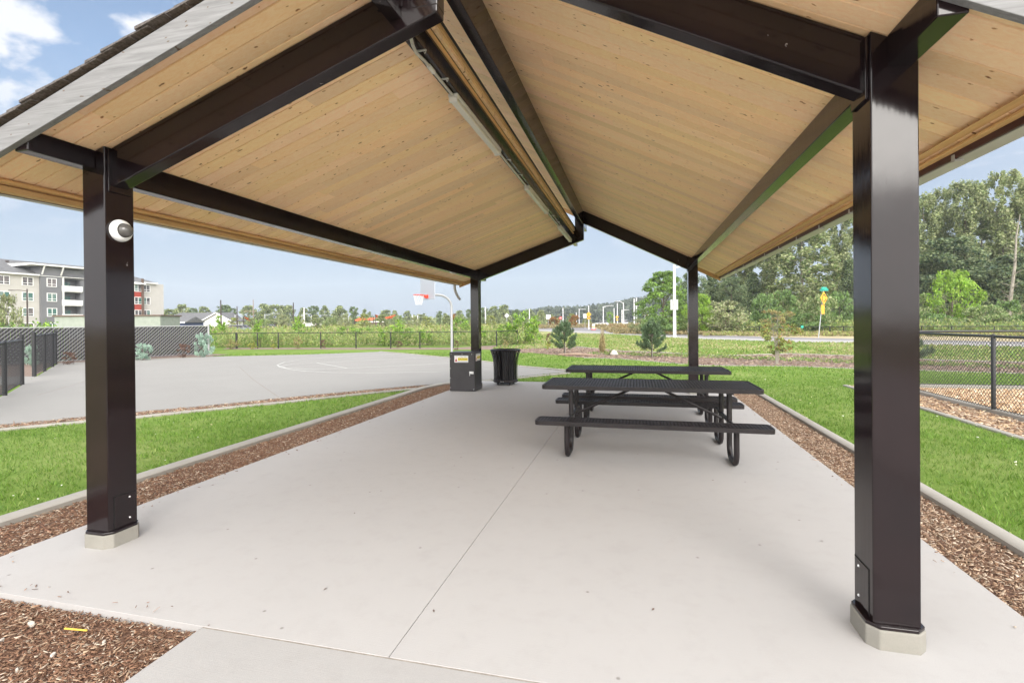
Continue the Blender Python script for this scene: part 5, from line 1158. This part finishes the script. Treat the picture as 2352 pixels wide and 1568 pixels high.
def sq(w, h, x=0, y=0): return [(x - w / 2, y - h / 2), (x + w / 2, y - h / 2), (x + w / 2, y + h / 2), (x - w / 2, y + h / 2)]
def dia(r, x=0, y=0): return [(x, y - r), (x + r, y), (x, y + r), (x - r, y)]
def fig(c, s, rot, par, arrow=False):
    if not arrow:
        for pts in (sq(.16 * s, .16 * s, .02 * s, .42 * s), [(-.1 * s, .3 * s), (-.14 * s, -.05 * s), (.1 * s, -.05 * s), (.12 * s, .3 * s)], [(-.1 * s, -.06 * s), (-.28 * s, -.5 * s), (-.16 * s, -.5 * s), (.03 * s, -.06 * s)], [(0, -.06 * s), (.16 * s, -.5 * s), (.28 * s, -.5 * s), (.1 * s, -.06 * s)]):
            signmesh(pts, c, (.022, .026), rot).build('walking_figure', M['signblack'], par)
def frontof(par): return par
# pedestrian crossing sign on its own white post
def postsign(name, label, xs, yt, D, r=.09, cat='sign', mat='pole', group=None): return pole(name, label, xs, yt, D, r, mat, None, cat, group)
t = postsign('crossing_sign', 'yellow pedestrian crossing sign on a tall white pole behind the first pine', 1380, 716, 98, .13); x, y = U(1380, 97.7); z = zat(1380 * .98, 736.7 * .98, 98)
b = signmesh(dia(.50), (x, y, z), (0, .02)).build('diamond_plate', M['yellow'], t); fig((x, y, z), .5, 0, b); z2 = zat(1380 * .98, 745.5 * .98, 98)
b = signmesh(sq(.62, .36), (x, y, z2), (0, .02)).build('arrow_plate', M['yellow'], t)
signmesh([(-.2, -.05), (.02, -.05), (.02, -.14), (.2, 0), (.02, .14), (.02, .05), (-.2, .05)], (x, y, z2), (.022, .026)).build('arrow', M['signblack'], b)
t = postsign('crossing_sign', 'smaller yellow pedestrian crossing sign farther down the road', 1446.5, 738, 170, .1); x, y = U(1446.5, 169.7); z = zat(1446.5 * .98, 743 * .98, 170)
b = signmesh(dia(.55), (x, y, z), (0, .02)).build('diamond_plate', M['yellow'], t); fig((x, y, z), .5, 0, b); signmesh(sq(.7, .4), (x, y, z - .95), (0, .02)).build('arrow_plate', M['yellow'], t)
t = postsign('route_sign', 'white route number sign with black figures beside the bright thicket', 1285.5, 747, 140, .12, mat='galv'); x, y = U(1285.5, 139.6); z = zat(1285.5 * .98, 742.5 * .98, 140)
b = signmesh(sq(1.25, 1.2), (x, y, z), (0, .03)).build('plate', M['signwhite'], t)
wm = Matrix.Translation(Vector((x, y, z)) - t.location - Vector((FW[0], FW[1], 0)) * .035) @ Matrix.Rotation(R(YAW), 4, 'Z') @ Matrix.Rotation(R(90), 4, 'X')
text('97', .95, M['signblack'], b, wm)
t = postsign('no_entry_sign', 'red no entry sign with a white bar left of the first young pine', 1314, 742, 130, .07, mat='galv'); x, y = U(1314, 129.8); z = zat(1314 * .98, 745 * .98, 130)
b = signmesh([(.36 * math.cos(math.pi * (k + .5) / 4), .40 * math.sin(math.pi * (k + .5) / 4)) for k in range(8)], (x, y, z), (0, .02)).build('plate', M['signred'], t); signmesh(sq(.44, .11), (x, y, z), (.022, .026)).build('bar', M['signwhite'], b)
t = postsign('chevron_sign', 'white chevron sign with black arrows just left of the pedestrian sign', 1371, 748, 110, .05, mat='galv'); x, y = U(1371, 109.8); z = zat(1371 * .98, 740.5 * .98, 110)
b = signmesh(sq(.76, .86), (x, y, z), (0, .02)).build('plate', M['signwhite'], t)
for k in (-.24, 0, .24): signmesh([(k - .1, -.36), (k - .02, -.36), (k + .1, 0), (k - .02, .36), (k - .1, .36), (k + .01, 0)], (x, y, z), (.022, .026)).build('chevron', M['signblack'], b)
t = postsign('diamond_sign', 'pale diamond shaped sign above the weeds right of the left rear column', 1188, 742, 90, .05, mat='galv'); x, y = U(1188, 89.8); signmesh(dia(.42), (x, y, zat(1188 * .98, 739.5 * .98, 90)), (0, .02)).build('plate', M['signwhite'], t)
t = pole('roundabout_sign', 'yellow roundabout warning sign with a green street name blade on a leaning pole', 1918, 672, 43.2, .035, 'galv', None, 'sign', None, lean=.5)
x, y = U(1929.5, 43.1); z = zat(1929.5 * .98, 698.5 * .98, 43.1); rt = R(32)
b = signmesh(dia(.57), (x, y, z), (.05, .07), rt).build('diamond_plate', M['yellow'], t)
for k in range(3):
    a0 = k * 2 * math.pi / 3 + .3; arc_ = [a0 + i * .2 for i in range(8)]
    pts = [(.32 * math.cos(a), .32 * math.sin(a)) for a in arc_] + [(.24 * math.cos(a), .24 * math.sin(a)) for a in arc_[::-1]]
    for i in range(7): signmesh([pts[i], pts[i + 1], pts[14 - i], pts[15 - i]], (x, y, z), (.0705, .075), rt).build('circular_arrow', M['signblack'], b) if i % 7 == -1 else None
    m = MB()
    for i in range(7):
        q = signmesh([pts[i], pts[i + 1], pts[14 - i], pts[15 - i]], (x, y, z), (.071, .076), rt); n = len(m.v); m.v += q.v; m.f += [tuple(n + j for j in f) for f in q.f]; m.m += q.m; m.c += q.c
    a1 = arc_[-1] + .12
    q = signmesh([(.38 * math.cos(arc_[-1]), .38 * math.sin(arc_[-1])), (.28 * math.cos(a1 + .2), .28 * math.sin(a1 + .2)), (.18 * math.cos(arc_[-1]), .18 * math.sin(arc_[-1]))], (x, y, z), (.071, .076), rt); n = len(m.v); m.v += q.v; m.f += [tuple(n + j for j in f) for f in q.f]; m.m += q.m; m.c += q.c
    m.build('circular_arrow', M['signblack'], b)
z2 = zat(1927 * .98, 725 * .98, 43.1); x2, y2 = U(1927, 43.1); signmesh(sq(.5, .76), (x2, y2, z2), (.05, .07), rt).build('plaque', M['yellow'], t)
z3 = zat(1932 * .98, 676.5 * .98, 43.1); x3, y3 = U(1932, 43.1); signmesh(sq(.62, .17), (x3, y3, z3 + .05), (.0, .02), R(20)).build('name_blade', M['signgreen'], t); signmesh(sq(.62, .17), (x3, y3, z3 - .1), (.0, .02), R(-35)).build('name_blade', M['signgreen'], t)
t = pole('small_sign', 'small blue green sign on two posts at the far fence left of the roundabout sign', 1878, 766, 54, .04, 'darkpole', None, 'sign'); x, y = U(1880, 53.8); signmesh(sq(.28, .26), (x, y, zat(1880 * .98, 765.5 * .98, 54)), (0, .02)).build('plate', M['signgreen'], t)
# traffic signal
x, y = U(1492.5, 158); ts = thing('traffic_signal', 'traffic signal mast arm with red lights beside the big leafy tree', 'traffic signal', (x, y, 0)); z = zat(1493 * .98, 738 * .98, 158)
MB().tube([(x, y, 0), (x, y, z + .6)], .14, 8).build('pole', M['pole'], ts, smooth=True); e = Vector((x, y, z)) + Rv * 4.6
MB().tube([(x, y, z), tuple(e)], .09, 8).build('mast_arm', M['pole'], ts, smooth=True)
for k in (2.0, 3.2): c = Vector((x, y, z)) + Rv * k; h_ = MB().bar(c + Vector((0, 0, -.7)), c + Vector((0, 0, .35)), .34, .3).build('signal_head', M['signblack'], ts); f = Vector((FW[0], FW[1], 0)); MB().tube([tuple(c + Vector((0, 0, .12)) - f * .155), tuple(c + Vector((0, 0, .12)) - f * .2)], .13, 10).build('lens', M['signred'], h_)
c = Vector((x, y, z)) + Rv * .9; MB().bar(c - Rv * .7, c + Rv * .7, .05, .4).build('street_name', M['signgreen'], ts)
# traffic barrel
x, y = U(1391, 92); tb = thing('traffic_barrel', 'white and orange traffic barrel beside the pedestrian sign', 'barrel', (x, y, 0)); MB().lathe([(.38, 0), (.3, .1), (.28, .5), (.26, .9), (.22, 1.05), (.001, 1.06)], (x, y, 0), 14).build('body', M['signwhite'], tb, smooth=True); MB().lathe([(.45, 0), (.44, .14), (.31, .2)], (x, y, 0), 14).build('base', M['signred'], tb, smooth=True); MB().lathe([(.292, .42), (.288, .6)], (x, y, 0), 14).build('band', M['yellow'], tb)
# vehicles
def car(label, xs, D, rz, mat, van=False):
    x, y = U(xs, D); t = thing('parked_car' if not van else 'van', label, 'van' if van else 'car', (x, y, 0), rz=rz, world=False); w = .9
    def prof(P, y0, y1, name, mt, inset=0, par=t, bev=.06):
        m = MB(); n = len(P)
        for yy in (y0, y1): m.v += [(p[0], yy, p[1]) for p in P]
        m.f = [tuple(range(n)), tuple(n + i for i in reversed(range(n)))] + [(i + 1 if i + 1 < n else 0, i, n + i, n + (i + 1) % n) for i in range(n)]; m.m = [0] * len(m.f); m.c = [None] * len(m.f); return m.build(name, M[mt], par, bevel=bev)
    H = 2.0 if van else 1.42
    body = prof([(-2.2, .3), (2.2, .3), (2.25, .6), (2.1, .85), (1.1, .95), (-1.9, .98), (-2.2, .85)], -w, w, 'body', mat)
    prof([(-1.95, .95), (1.15, .95), (.5, H), (-1.5 if not van else -1.95, H)], -w + .09, w - .09, 'cabin', 'glassdark'); prof([(-1.45 if not van else -1.9, H - .06), (.5, H - .06), (.45, H + .03), (-1.4 if not van else -1.9, H + .03)], -w + .12, w - .12, 'roof', mat, bev=.02)
    for (wx, wy) in ((-1.35, -w), (-1.35, w), (1.4, -w), (1.4, w)): q = MB().tube([(wx, wy - .1, .32), (wx, wy + .1, .32)], .32, 14).build('wheel', M['tyre'], t, smooth=True); MB().tube([(wx, wy - .115 if wy < 0 else wy + .1, .32), (wx, wy - .1 if wy < 0 else wy + .115, .32)], .19, 10).build('rim', M['galv'], q)
    for s_ in (-1, 1): MB().box(2.19, 2.27, s_ * .75 - .15, s_ * .75 + .15, .6, .75).build('headlight', M['signwhite'], t)
car('low white car on the road below a white street lamp', 1410, 160, R(170), 'carwhite'); car('white van coming down the road beside the poles', 1466, 210, R(-100), 'carwhite', True)
car('grey car parked at the right corner of the white gable', 553, 80, R(190), 'cargrey'); car('dark grey car half hidden by weeds under the curved street lamp', 622, 100, R(190), 'cargrey'); car('silver car in the distance left of the white trailer', 676, 120, R(185), 'cargrey')

# ------------------------------------------------------------------ hill with forest
sky_ = [(1130, 737), (1180, 735), (1250, 729), (1284, 722), (1318, 722), (1359, 720), (1400, 715), (1434, 712), (1461, 704), (1497, 699), (1522, 694), (1600, 672), (1700, 655), (1850, 650), (2100, 652), (2500, 690)]
m = MB(); HD = 620; rows = []
for x_, y_ in sky_:
    z = (zat(x_ * .98, y_ * .98, HD) - 9); col = []
    for f, d in ((0, -170), (.35, -110), (.72, -55), (1, 0), (.95, 60), (0, 300)): q = U(x_, HD + d); col.append((q[0], q[1], z * f - .2))
    rows.append(col)
for a, b in zip(rows[:-1], rows[1:]):
    for j in range(5): m.quad([a[j], b[j], b[j + 1], a[j + 1]])
struct(m.build('hill', M['hillm'], None, smooth='all'))
rr = random.Random(21); cl = []
for i in range(1500):
    k = rr.random() * (len(sky_) - 5.001); j = int(k); f = k - j; x_ = sky_[j][0] * (1 - f) + sky_[j + 1][0] * f; y_ = sky_[j][1] * (1 - f) + sky_[j + 1][1] * f
    g = rr.random(); d = -170 + 175 * g; hf = min(1, g * 1.02) ** .8; zt = (zat(x_ * .98, y_ * .98, HD) - 9) * hf; q = U(x_, HD + d); H = rr.uniform(7, 13) * (.75 if g > .9 else 1)
    w_ = H * rr.uniform(.13, .3)
    for s_, zz in ((1, .2), (.85, .42), (.55, .64), (.3, .84)): cl.append((q[0], q[1], zt + H * zz, w_ * s_, w_ * s_, H * .14, 7))
V, F, T = leaves(cl, 3.2, [(.08, .11, .075), (.1, .13, .09), (.13, .155, .1)], 77, droop=.3); tag(npmesh('hill_forest', V, F, M['leaf'], None, T), 'dense conifer forest covering the distant hill', 'forest', kind='stuff')
# distant low wood closing the horizon on the left
cl = []
for i in range(700):
    x_ = rr.uniform(-400, 1300); D = rr.uniform(240, 330); q = U(x_, D); H = rr.uniform(2.5, 6.5); cl.append((q[0], q[1], H * .5, rr.uniform(3, 6), 3, H * .5, 26))
V, F, T = leaves(cl, 1.6, G_OL[:3] + G_DK + G_YL[2:], 78); tag(npmesh('distant_wood', V, F, M['leaf'], None, T), 'low distant wood along the horizon on the left', 'wood', kind='stuff')
cl = []
for i in range(420):
    x_ = rr.uniform(1580, 2700); D = rr.uniform(88, 125); q = U(x_, D); H = rr.uniform(5, 9) + (x_ > 2120) * 4; cl.append((q[0], q[1], H * .5, 1.8, 1.8, H * .5, 110))
V, F, T = leaves(cl, .6, G_DK + G_OL[:2], 79); tag(npmesh('wood_interior', V, F, M['leaf'], None, T), 'dark undergrowth deep inside the wood on the right', 'wood', kind='stuff')

# ------------------------------------------------------------------ air
hz = MB().box(-1010, 1010, -160, 1010, -1.1, 90).build('haze', pmat('haze_air', (1, 1, 1))); hz['kind'] = 'stuff'; hz['label'] = 'thin summer haze over the whole scene'
nt = hz.data.materials[0].node_tree; nt.nodes.clear(); vo = nt.nodes.new('ShaderNodeVolumePrincipled'); mo = nt.nodes.new('ShaderNodeOutputMaterial')
vo.inputs['Color'].default_value = (.86, .92, 1, 1); vo.inputs['Density'].default_value = .0003; nt.links.new(vo.outputs[0], mo.inputs['Volume'])
# ------------------------------------------------------------------ weeds, dry grass
def weeds(name, label, quad_, n, hr, size, cols, seed, nl=14, sp=.14, elong=3, up=1.2, cat='weeds'):
    r = np.random.default_rng(seed); A, B_, C_, D_ = [np.array(p) for p in quad_]; u = r.random(n); v = r.random(n)
    P = (A[None] * (1 - u)[:, None] + B_[None] * u[:, None]) * (1 - v)[:, None] + (D_[None] * (1 - u)[:, None] + C_[None] * u[:, None]) * v[:, None]
    cl = []
    for i in range(n):
        pt = .75 + .25 * math.sin(P[i, 0] * .7 + seed) * math.cos(P[i, 1] * .5); h = r.uniform(*hr) * pt; cl.append((P[i, 0], P[i, 1], h * .5, sp, sp, h * .52, nl))
    V, F, T = leaves(cl, size, cols, seed, elong=elong, up=up); return tag(npmesh(name, V, F, M['leaf'], None, T), label, cat, kind='stuff')
GW = [(.27, .33, .09), (.33, .38, .12), (.2, .31, .09), (.38, .37, .17), (.17, .25, .07)]
weeds('tall_weeds', 'tall green and tan weeds behind the far fence', [U(430, 34.2), U(1240, 34.0), U(1240, 44), U(430, 44)], 3400, (.8, 1.35), .15, GW, 41, nl=18)
weeds('tall_weeds', 'mid-field weeds between the far fence and the treeline', [U(300, 44), U(1258, 44), U(1258, 70), U(300, 70)], 4200, (.9, 1.6), .26, GW + [(.3, .26, .14)], 42, nl=14, sp=.28)
weeds('tall_weeds', 'yellowish weeds in the distance beyond the field', [U(250, 70), U(1255, 70), U(1255, 150), U(250, 150)], 3600, (.8, 1.7), .5, GW + [(.34, .3, .16)] + G_YL, 43, nl=10, sp=.6)
weeds('leafy_undergrowth', 'bright leafy undergrowth behind the slatted fence at the left', [U(-260, 23.5), U(150, 24.5), U(150, 29), U(-260, 28)], 900, (1.2, 1.95), .16, G_BR + G_MD, 44, nl=22, sp=.2, elong=1.6, up=.2)
weeds('dry_grass', 'dry tan grass beyond the road right of centre', [U(1440, 62), U(1680, 52), U(1700, 70), U(1400, 110)], 1500, (.2, .6), .3, G_TN, 45, nl=12, sp=.25)
weeds('dry_grass', 'dry grass mounds in the middle of the road junction', [U(1425, 105), U(1530, 95), U(1540, 130), U(1430, 140)], 900, (.5, 1.3), .5, G_TN + [(.35, .22, .1)], 46, nl=12, sp=.5)
weeds('dry_grass', 'dry tan grass on the far side of the road at the left', [U(1250, 112), U(1420, 125), U(1420, 170), U(1240, 160)], 900, (.4, 1.2), .5, G_TN, 47, nl=12, sp=.5)
weeds('dry_grass', 'dry weeds along the far fence on the right', [U(1650, 51), U(2500, 40), U(2500, 46), U(1650, 60)], 2000, (.15, .5), .22, G_TN + GW[:2], 48, nl=12, sp=.2)
weeds('tall_weeds', 'pale green weeds between the far fence and the wood', [U(1650, 59), U(2500, 48), U(2500, 56), U(1600, 66)], 2600, (.9, 1.9), .3, GW + [(.17, .22, .11)], 49, nl=18, sp=.3)
# ------------------------------------------------------------------ lawn grass and wood chips
EXC = [court, mulch_left, mulch_right, mulch_front, mulch_court, strip_rt, play, bed, farbed, leftbed, leftplay, [(-4.35, 1), (2.1, 1), (2.1, 12.98), (-4.35, 12.98)], [(-5.08, 0), (-4.8, 0), (-4.8, 12.3), (-5.08, 11.3)], [(2.45, -2), (2.63, -2), (2.63, 12.6), (2.45, 12.6)], [(4.86, 5), (20, 5), (20, 13.75), (4.84, 13.7)], [(-4.5, -6), (2.1, -6), (2.1, 2.2), (-4.5, 2.2)], [(-30, -6), (-14, -6), (-14, 8.4), (-24, 16.2)]]
def grassblades(name, label, x0, x1, y0, y1, d0, d1, dens, h, w, seed, far=False):
    r = np.random.default_rng(seed); n = int((x1 - x0) * (y1 - y0) * dens); x = r.uniform(x0, x1, n); y = r.uniform(y0, y1, n)
    D = x * FW[0] + y * FW[1]; xc = x * RT[0] + y * RT[1]; u = 1176 + FPX * xc / np.maximum(D, .1); k = (D > max(d0, .8)) & (D <= d1) & (u > -700) & (u < 3050)
    # clumpy growth
    cl = np.sin(x * 7 + 3 * np.sin(y * 5)) * np.sin(y * 8 + 2 * np.sin(x * 6)); big = np.sin(x * 1.3 + seed) * np.sin(y * .9)
    k &= r.random(n) < (.62 + .38 * cl); x, y, cl, big = x[k], y[k], cl[k], big[k]
    for P in EXC:
        q = ~inpoly(x, y, P); x, y, cl, big = x[q], y[q], cl[q], big[q]
    n = len(x); a = r.uniform(0, 2 * math.pi, n); hh = h * r.uniform(.5, 1.3, n) * (1 + .25 * cl); lean = hh * r.uniform(.2, 1.0, n); la = r.uniform(0, 2 * math.pi, n); ww = w * r.uniform(.6, 1.3, n)
    B0 = np.stack([x - np.cos(a) * ww / 2, y - np.sin(a) * ww / 2, np.full(n, -.034)], 1); B1 = np.stack([x + np.cos(a) * ww / 2, y + np.sin(a) * ww / 2, np.full(n, -.034)], 1); T_ = np.stack([x + np.cos(la) * lean, y + np.sin(la) * lean, -.034 + hh], 1)
    V = np.stack([B0, B1, T_], 1).reshape(-1, 3); F = np.arange(n * 3).reshape(n, 3)
    cols = np.array([(.095, .19, .02), (.135, .24, .03), (.175, .275, .048), (.245, .295, .08), (.065, .14, .014)]); ci = r.choice(5, n, p=[.3, .3, .22, .08, .1]); T = cols[ci] * (1 + .18 * cl + .1 * big)[:, None] * r.uniform(.8, 1.2, n)[:, None]
    return tag(npmesh(name, V, F, M['grass'], None, T), label, 'grass', kind='stuff')
grassblades('grass', 'short lawn grass left of the patio, near part', -12, -5.05, 0, 9, 0, 8, 2300, .042, .0075, 51)
grassblades('grass', 'short lawn grass right of the patio, near part', 2.6, 7, -1, 9.5, 0, 8, 2300, .045, .0075, 52)
grassblades('grass', 'lawn grass on both sides of the patio, middle part', -13, 16, 4, 17, 8, 14, 750, .045, .013, 53)
grassblades('grass', 'lawn grass between the patio and the planting bed', -24, 24, 9, 30, 14, 27, 170, .05, .03, 54)
def roughgrass():
    r = np.random.default_rng(55); n = 60000; x = r.uniform(-14, 34, n); y = r.uniform(19, 62, n); k = inpoly(x, y, lawnslope); x, y = x[k], y[k]; q = ~inpoly(x, y, bed); x, y = x[q], y[q]; n = len(x)
    a = r.uniform(0, 6.28, n); h = r.uniform(.05, .13, n); w = .07; B0 = np.stack([x - np.cos(a) * w, y - np.sin(a) * w, np.full(n, -.03)], 1); B1 = np.stack([x + np.cos(a) * w, y + np.sin(a) * w, np.full(n, -.03)], 1); T_ = np.stack([x + r.uniform(-.05, .05, n), y + r.uniform(-.05, .05, n), h - .03], 1)
    pt = np.sin(x * .8 + 2 * np.sin(y * .5)) * np.sin(y * .7 + x * .3); cols = np.array([(.15, .25, .05), (.2, .28, .07), (.28, .3, .11), (.35, .33, .17)]); ci = np.clip((r.random(n) * 3 + pt * 1.1 + .3).astype(int), 0, 3)
    return tag(npmesh('rough_grass', np.stack([B0, B1, T_], 1).reshape(-1, 3), np.arange(n * 3).reshape(n, 3), M['grass'], None, cols[ci] * r.uniform(.8, 1.2, n)[:, None]), 'rough yellowing grass between the planting bed and the road', 'grass', kind='stuff')
roughgrass()
def chips(name, label, poly, dens, L_, w, cols, seed, z=-.03, maxD=99):
    r = np.random.default_rng(seed); P = np.array(poly); x0, y0 = P.min(0); x1, y1 = P.max(0); n = int((x1 - x0) * (y1 - y0) * dens); x = r.uniform(x0, x1, n); y = r.uniform(y0, y1, n); D = x * FW[0] + y * FW[1]; xc = x * RT[0] + y * RT[1]; u = 1176 + FPX * xc / np.maximum(D, .1)
    k = inpoly(x, y, poly) & (D > .8) & (D < maxD) & (u > -700) & (u < 3050); x, y = x[k], y[k]; n = len(x)
    a = r.uniform(0, 2 * math.pi, n); ln = L_ * r.lognormal(0, .45, n); wd = w * r.lognormal(0, .35, n); til = r.normal(0, .28, n); rol = r.normal(0, .4, n)
    d = np.stack([np.cos(a) * np.cos(til), np.sin(a) * np.cos(til), np.sin(til)], 1); s = np.stack([-np.sin(a) * np.cos(rol), np.cos(a) * np.cos(rol), np.sin(rol)], 1); up = np.cross(d, s); c = np.stack([x, y, z + .004 + r.uniform(0, .014, n)], 1)
    dl = d * ln[:, None] / 2; sl_ = s * wd[:, None] / 2; t = up * (wd * .3)[:, None]
    V = np.stack([c - dl - sl_, c + dl - sl_ * .7, c + dl + sl_ * .7, c - dl + sl_, c - dl - sl_ + t, c + dl - sl_ * .7 + t, c + dl + sl_ * .7 + t, c - dl + sl_ + t], 1).reshape(-1, 3)
    b = (np.arange(n) * 8)[:, None]; F = np.concatenate([b + np.array([4, 5, 6, 7]), b + np.array([0, 1, 5, 4]), b + np.array([1, 2, 6, 5]), b + np.array([2, 3, 7, 6]), b + np.array([3, 0, 4, 7])])
    cols = np.array(cols); ci = r.integers(0, len(cols), n); T = cols[ci] * r.uniform(.7, 1.3, n)[:, None]; T = np.tile(T, (5, 1))
    return tag(npmesh(name, V, F, M['chip'], None, T), label, 'mulch', kind='stuff')
CB = [(.2, .11, .07), (.24, .135, .085), (.17, .095, .062), (.28, .17, .11), (.36, .26, .18), (.14, .08, .055), (.19, .1, .065), (.23, .13, .08), (.46, .38, .3)]
CR = [(.3, .2, .13), (.42, .31, .22), (.22, .13, .08), (.55, .45, .35), (.16, .09, .06), (.35, .24, .17)]
chips('bark_mulch', 'reddish brown bark mulch at the bottom left corner', mulch_front, 8500, .019, .0048, CB, 61, -.045)
chips('bark_mulch', 'reddish brown bark mulch strip along the left edge of the patio', mulch_left, 4200, .022, .006, CB, 62)
chips('bark_mulch', 'pale brown wood chip strip along the right edge of the patio', mulch_right, 4200, .022, .0062, CR, 63)
chips('bark_mulch', 'thin line of mulch along the near edge of the court', mulch_court, 700, .04, .012, CR + CB[:3], 64, -.028)
CP = [(.62, .42, .25), (.7, .53, .36), (.5, .32, .18), (.78, .65, .5), (.4, .24, .13)]
chips('wood_chips', 'light tan wood chips inside the fenced playground', [(5.9, 6), (5.95, 13.35), (11.5, 13.5), (10.5, 6)], 420, .055, .02, CP, 65, -.024)
chips('wood_chips', 'tan wood chip strip between the lawn and the playground kerb', strip_rt, 700, .045, .016, CP[:2] + CR, 66, -.028)
chips('bark_mulch', 'weathered mulch over the long planting bed', bed, 60, .09, .03, [(.24, .165, .13), (.29, .21, .17), (.2, .14, .11), (.33, .27, .2)], 67, -.026, 30)
chips('spilled_bark', 'stray bark chips spilled over the patio edges', [(-4.22, 2.3), (-4.02, 2.3), (-4.1, 12.6), (-4.22, 12.6)], 42, .022, .006, CB, 68, .0)
chips('spilled_bark', 'stray chips on the right edge of the patio slab', [(1.84, 2.3), (1.96, 2.3), (1.96, 12.6), (1.88, 12.6)], 60, .022, .006, CR, 69, .0)
chips('spilled_bark', 'stray bark chips at the front edge of the patio', [(-4.2, 2.15), (-2.1, 2.15), (-2.1, 2.3), (-4.2, 2.25)], 90, .018, .005, CB, 70, .0)
chips('clover_flowers', 'small pale clover flowers and fallen leaves in the lawn', [(-9.5, 3), (-5.1, 3), (-5.1, 11), (-6.5, 9)], 2, .013, .009, [(.8, .78, .7), (.6, .5, .3)], 71, -.005)
chips('clover_flowers', 'pale clover flowers in the lawn right of the patio', [(2.6, 2), (8, 2), (30, 17), (2.6, 17)], 1.5, .016, .011, [(.8, .78, .7), (.7, .65, .4)], 72, -.005)
weeds('bed_weeds', 'low green weeds creeping over the long planting bed', [(-2.5, 24.2), (12, 18.3), (12, 19.9), (-1.5, 26)], 420, (.04, .14), .07, GW + G_MD, 73, nl=12, sp=.14, elong=2, up=.3)
rr = random.Random(9); st = MB()
for i in range(26):
    x, y = rr.uniform(-3.5, -2.25), rr.uniform(1.25, 2.0); r_ = rr.uniform(.008, .017); a = rr.uniform(0, 3)
    k = [(x + r_ * (1 + .4 * math.cos(2 * t + a)) * math.cos(t), y + r_ * (1 + .4 * math.cos(2 * t + a)) * math.sin(t)) for t in [j * .785 for j in range(8)]]; st.prism(k, -.04, -.022 + r_ * .2)
tag(st.build('pebbles', M['rock'], None, bevel=.003), 'pale pebbles scattered on the bark mulch at the bottom left', 'pebbles', kind='stuff')
r = random.Random(12); lv = MB()
for i in range(70):
    x, y = r.uniform(-4.1, 1.9), r.uniform(2.3, 12.6); a = r.uniform(0, 6.28); s_ = r.uniform(.006, .016); d = Vector((math.cos(a), math.sin(a), 0)) * s_; n_ = Vector((-d.y, d.x, 0)) * .4; c = Vector((x, y, .004)); lv.quad([c - d, c + n_ + Vector((0, 0, .003)), c + d, c - n_])
tag(lv.build('leaf_litter', M['brownmetal'], None), 'tiny scraps of leaf and dirt scattered on the patio', 'litter', kind='stuff')
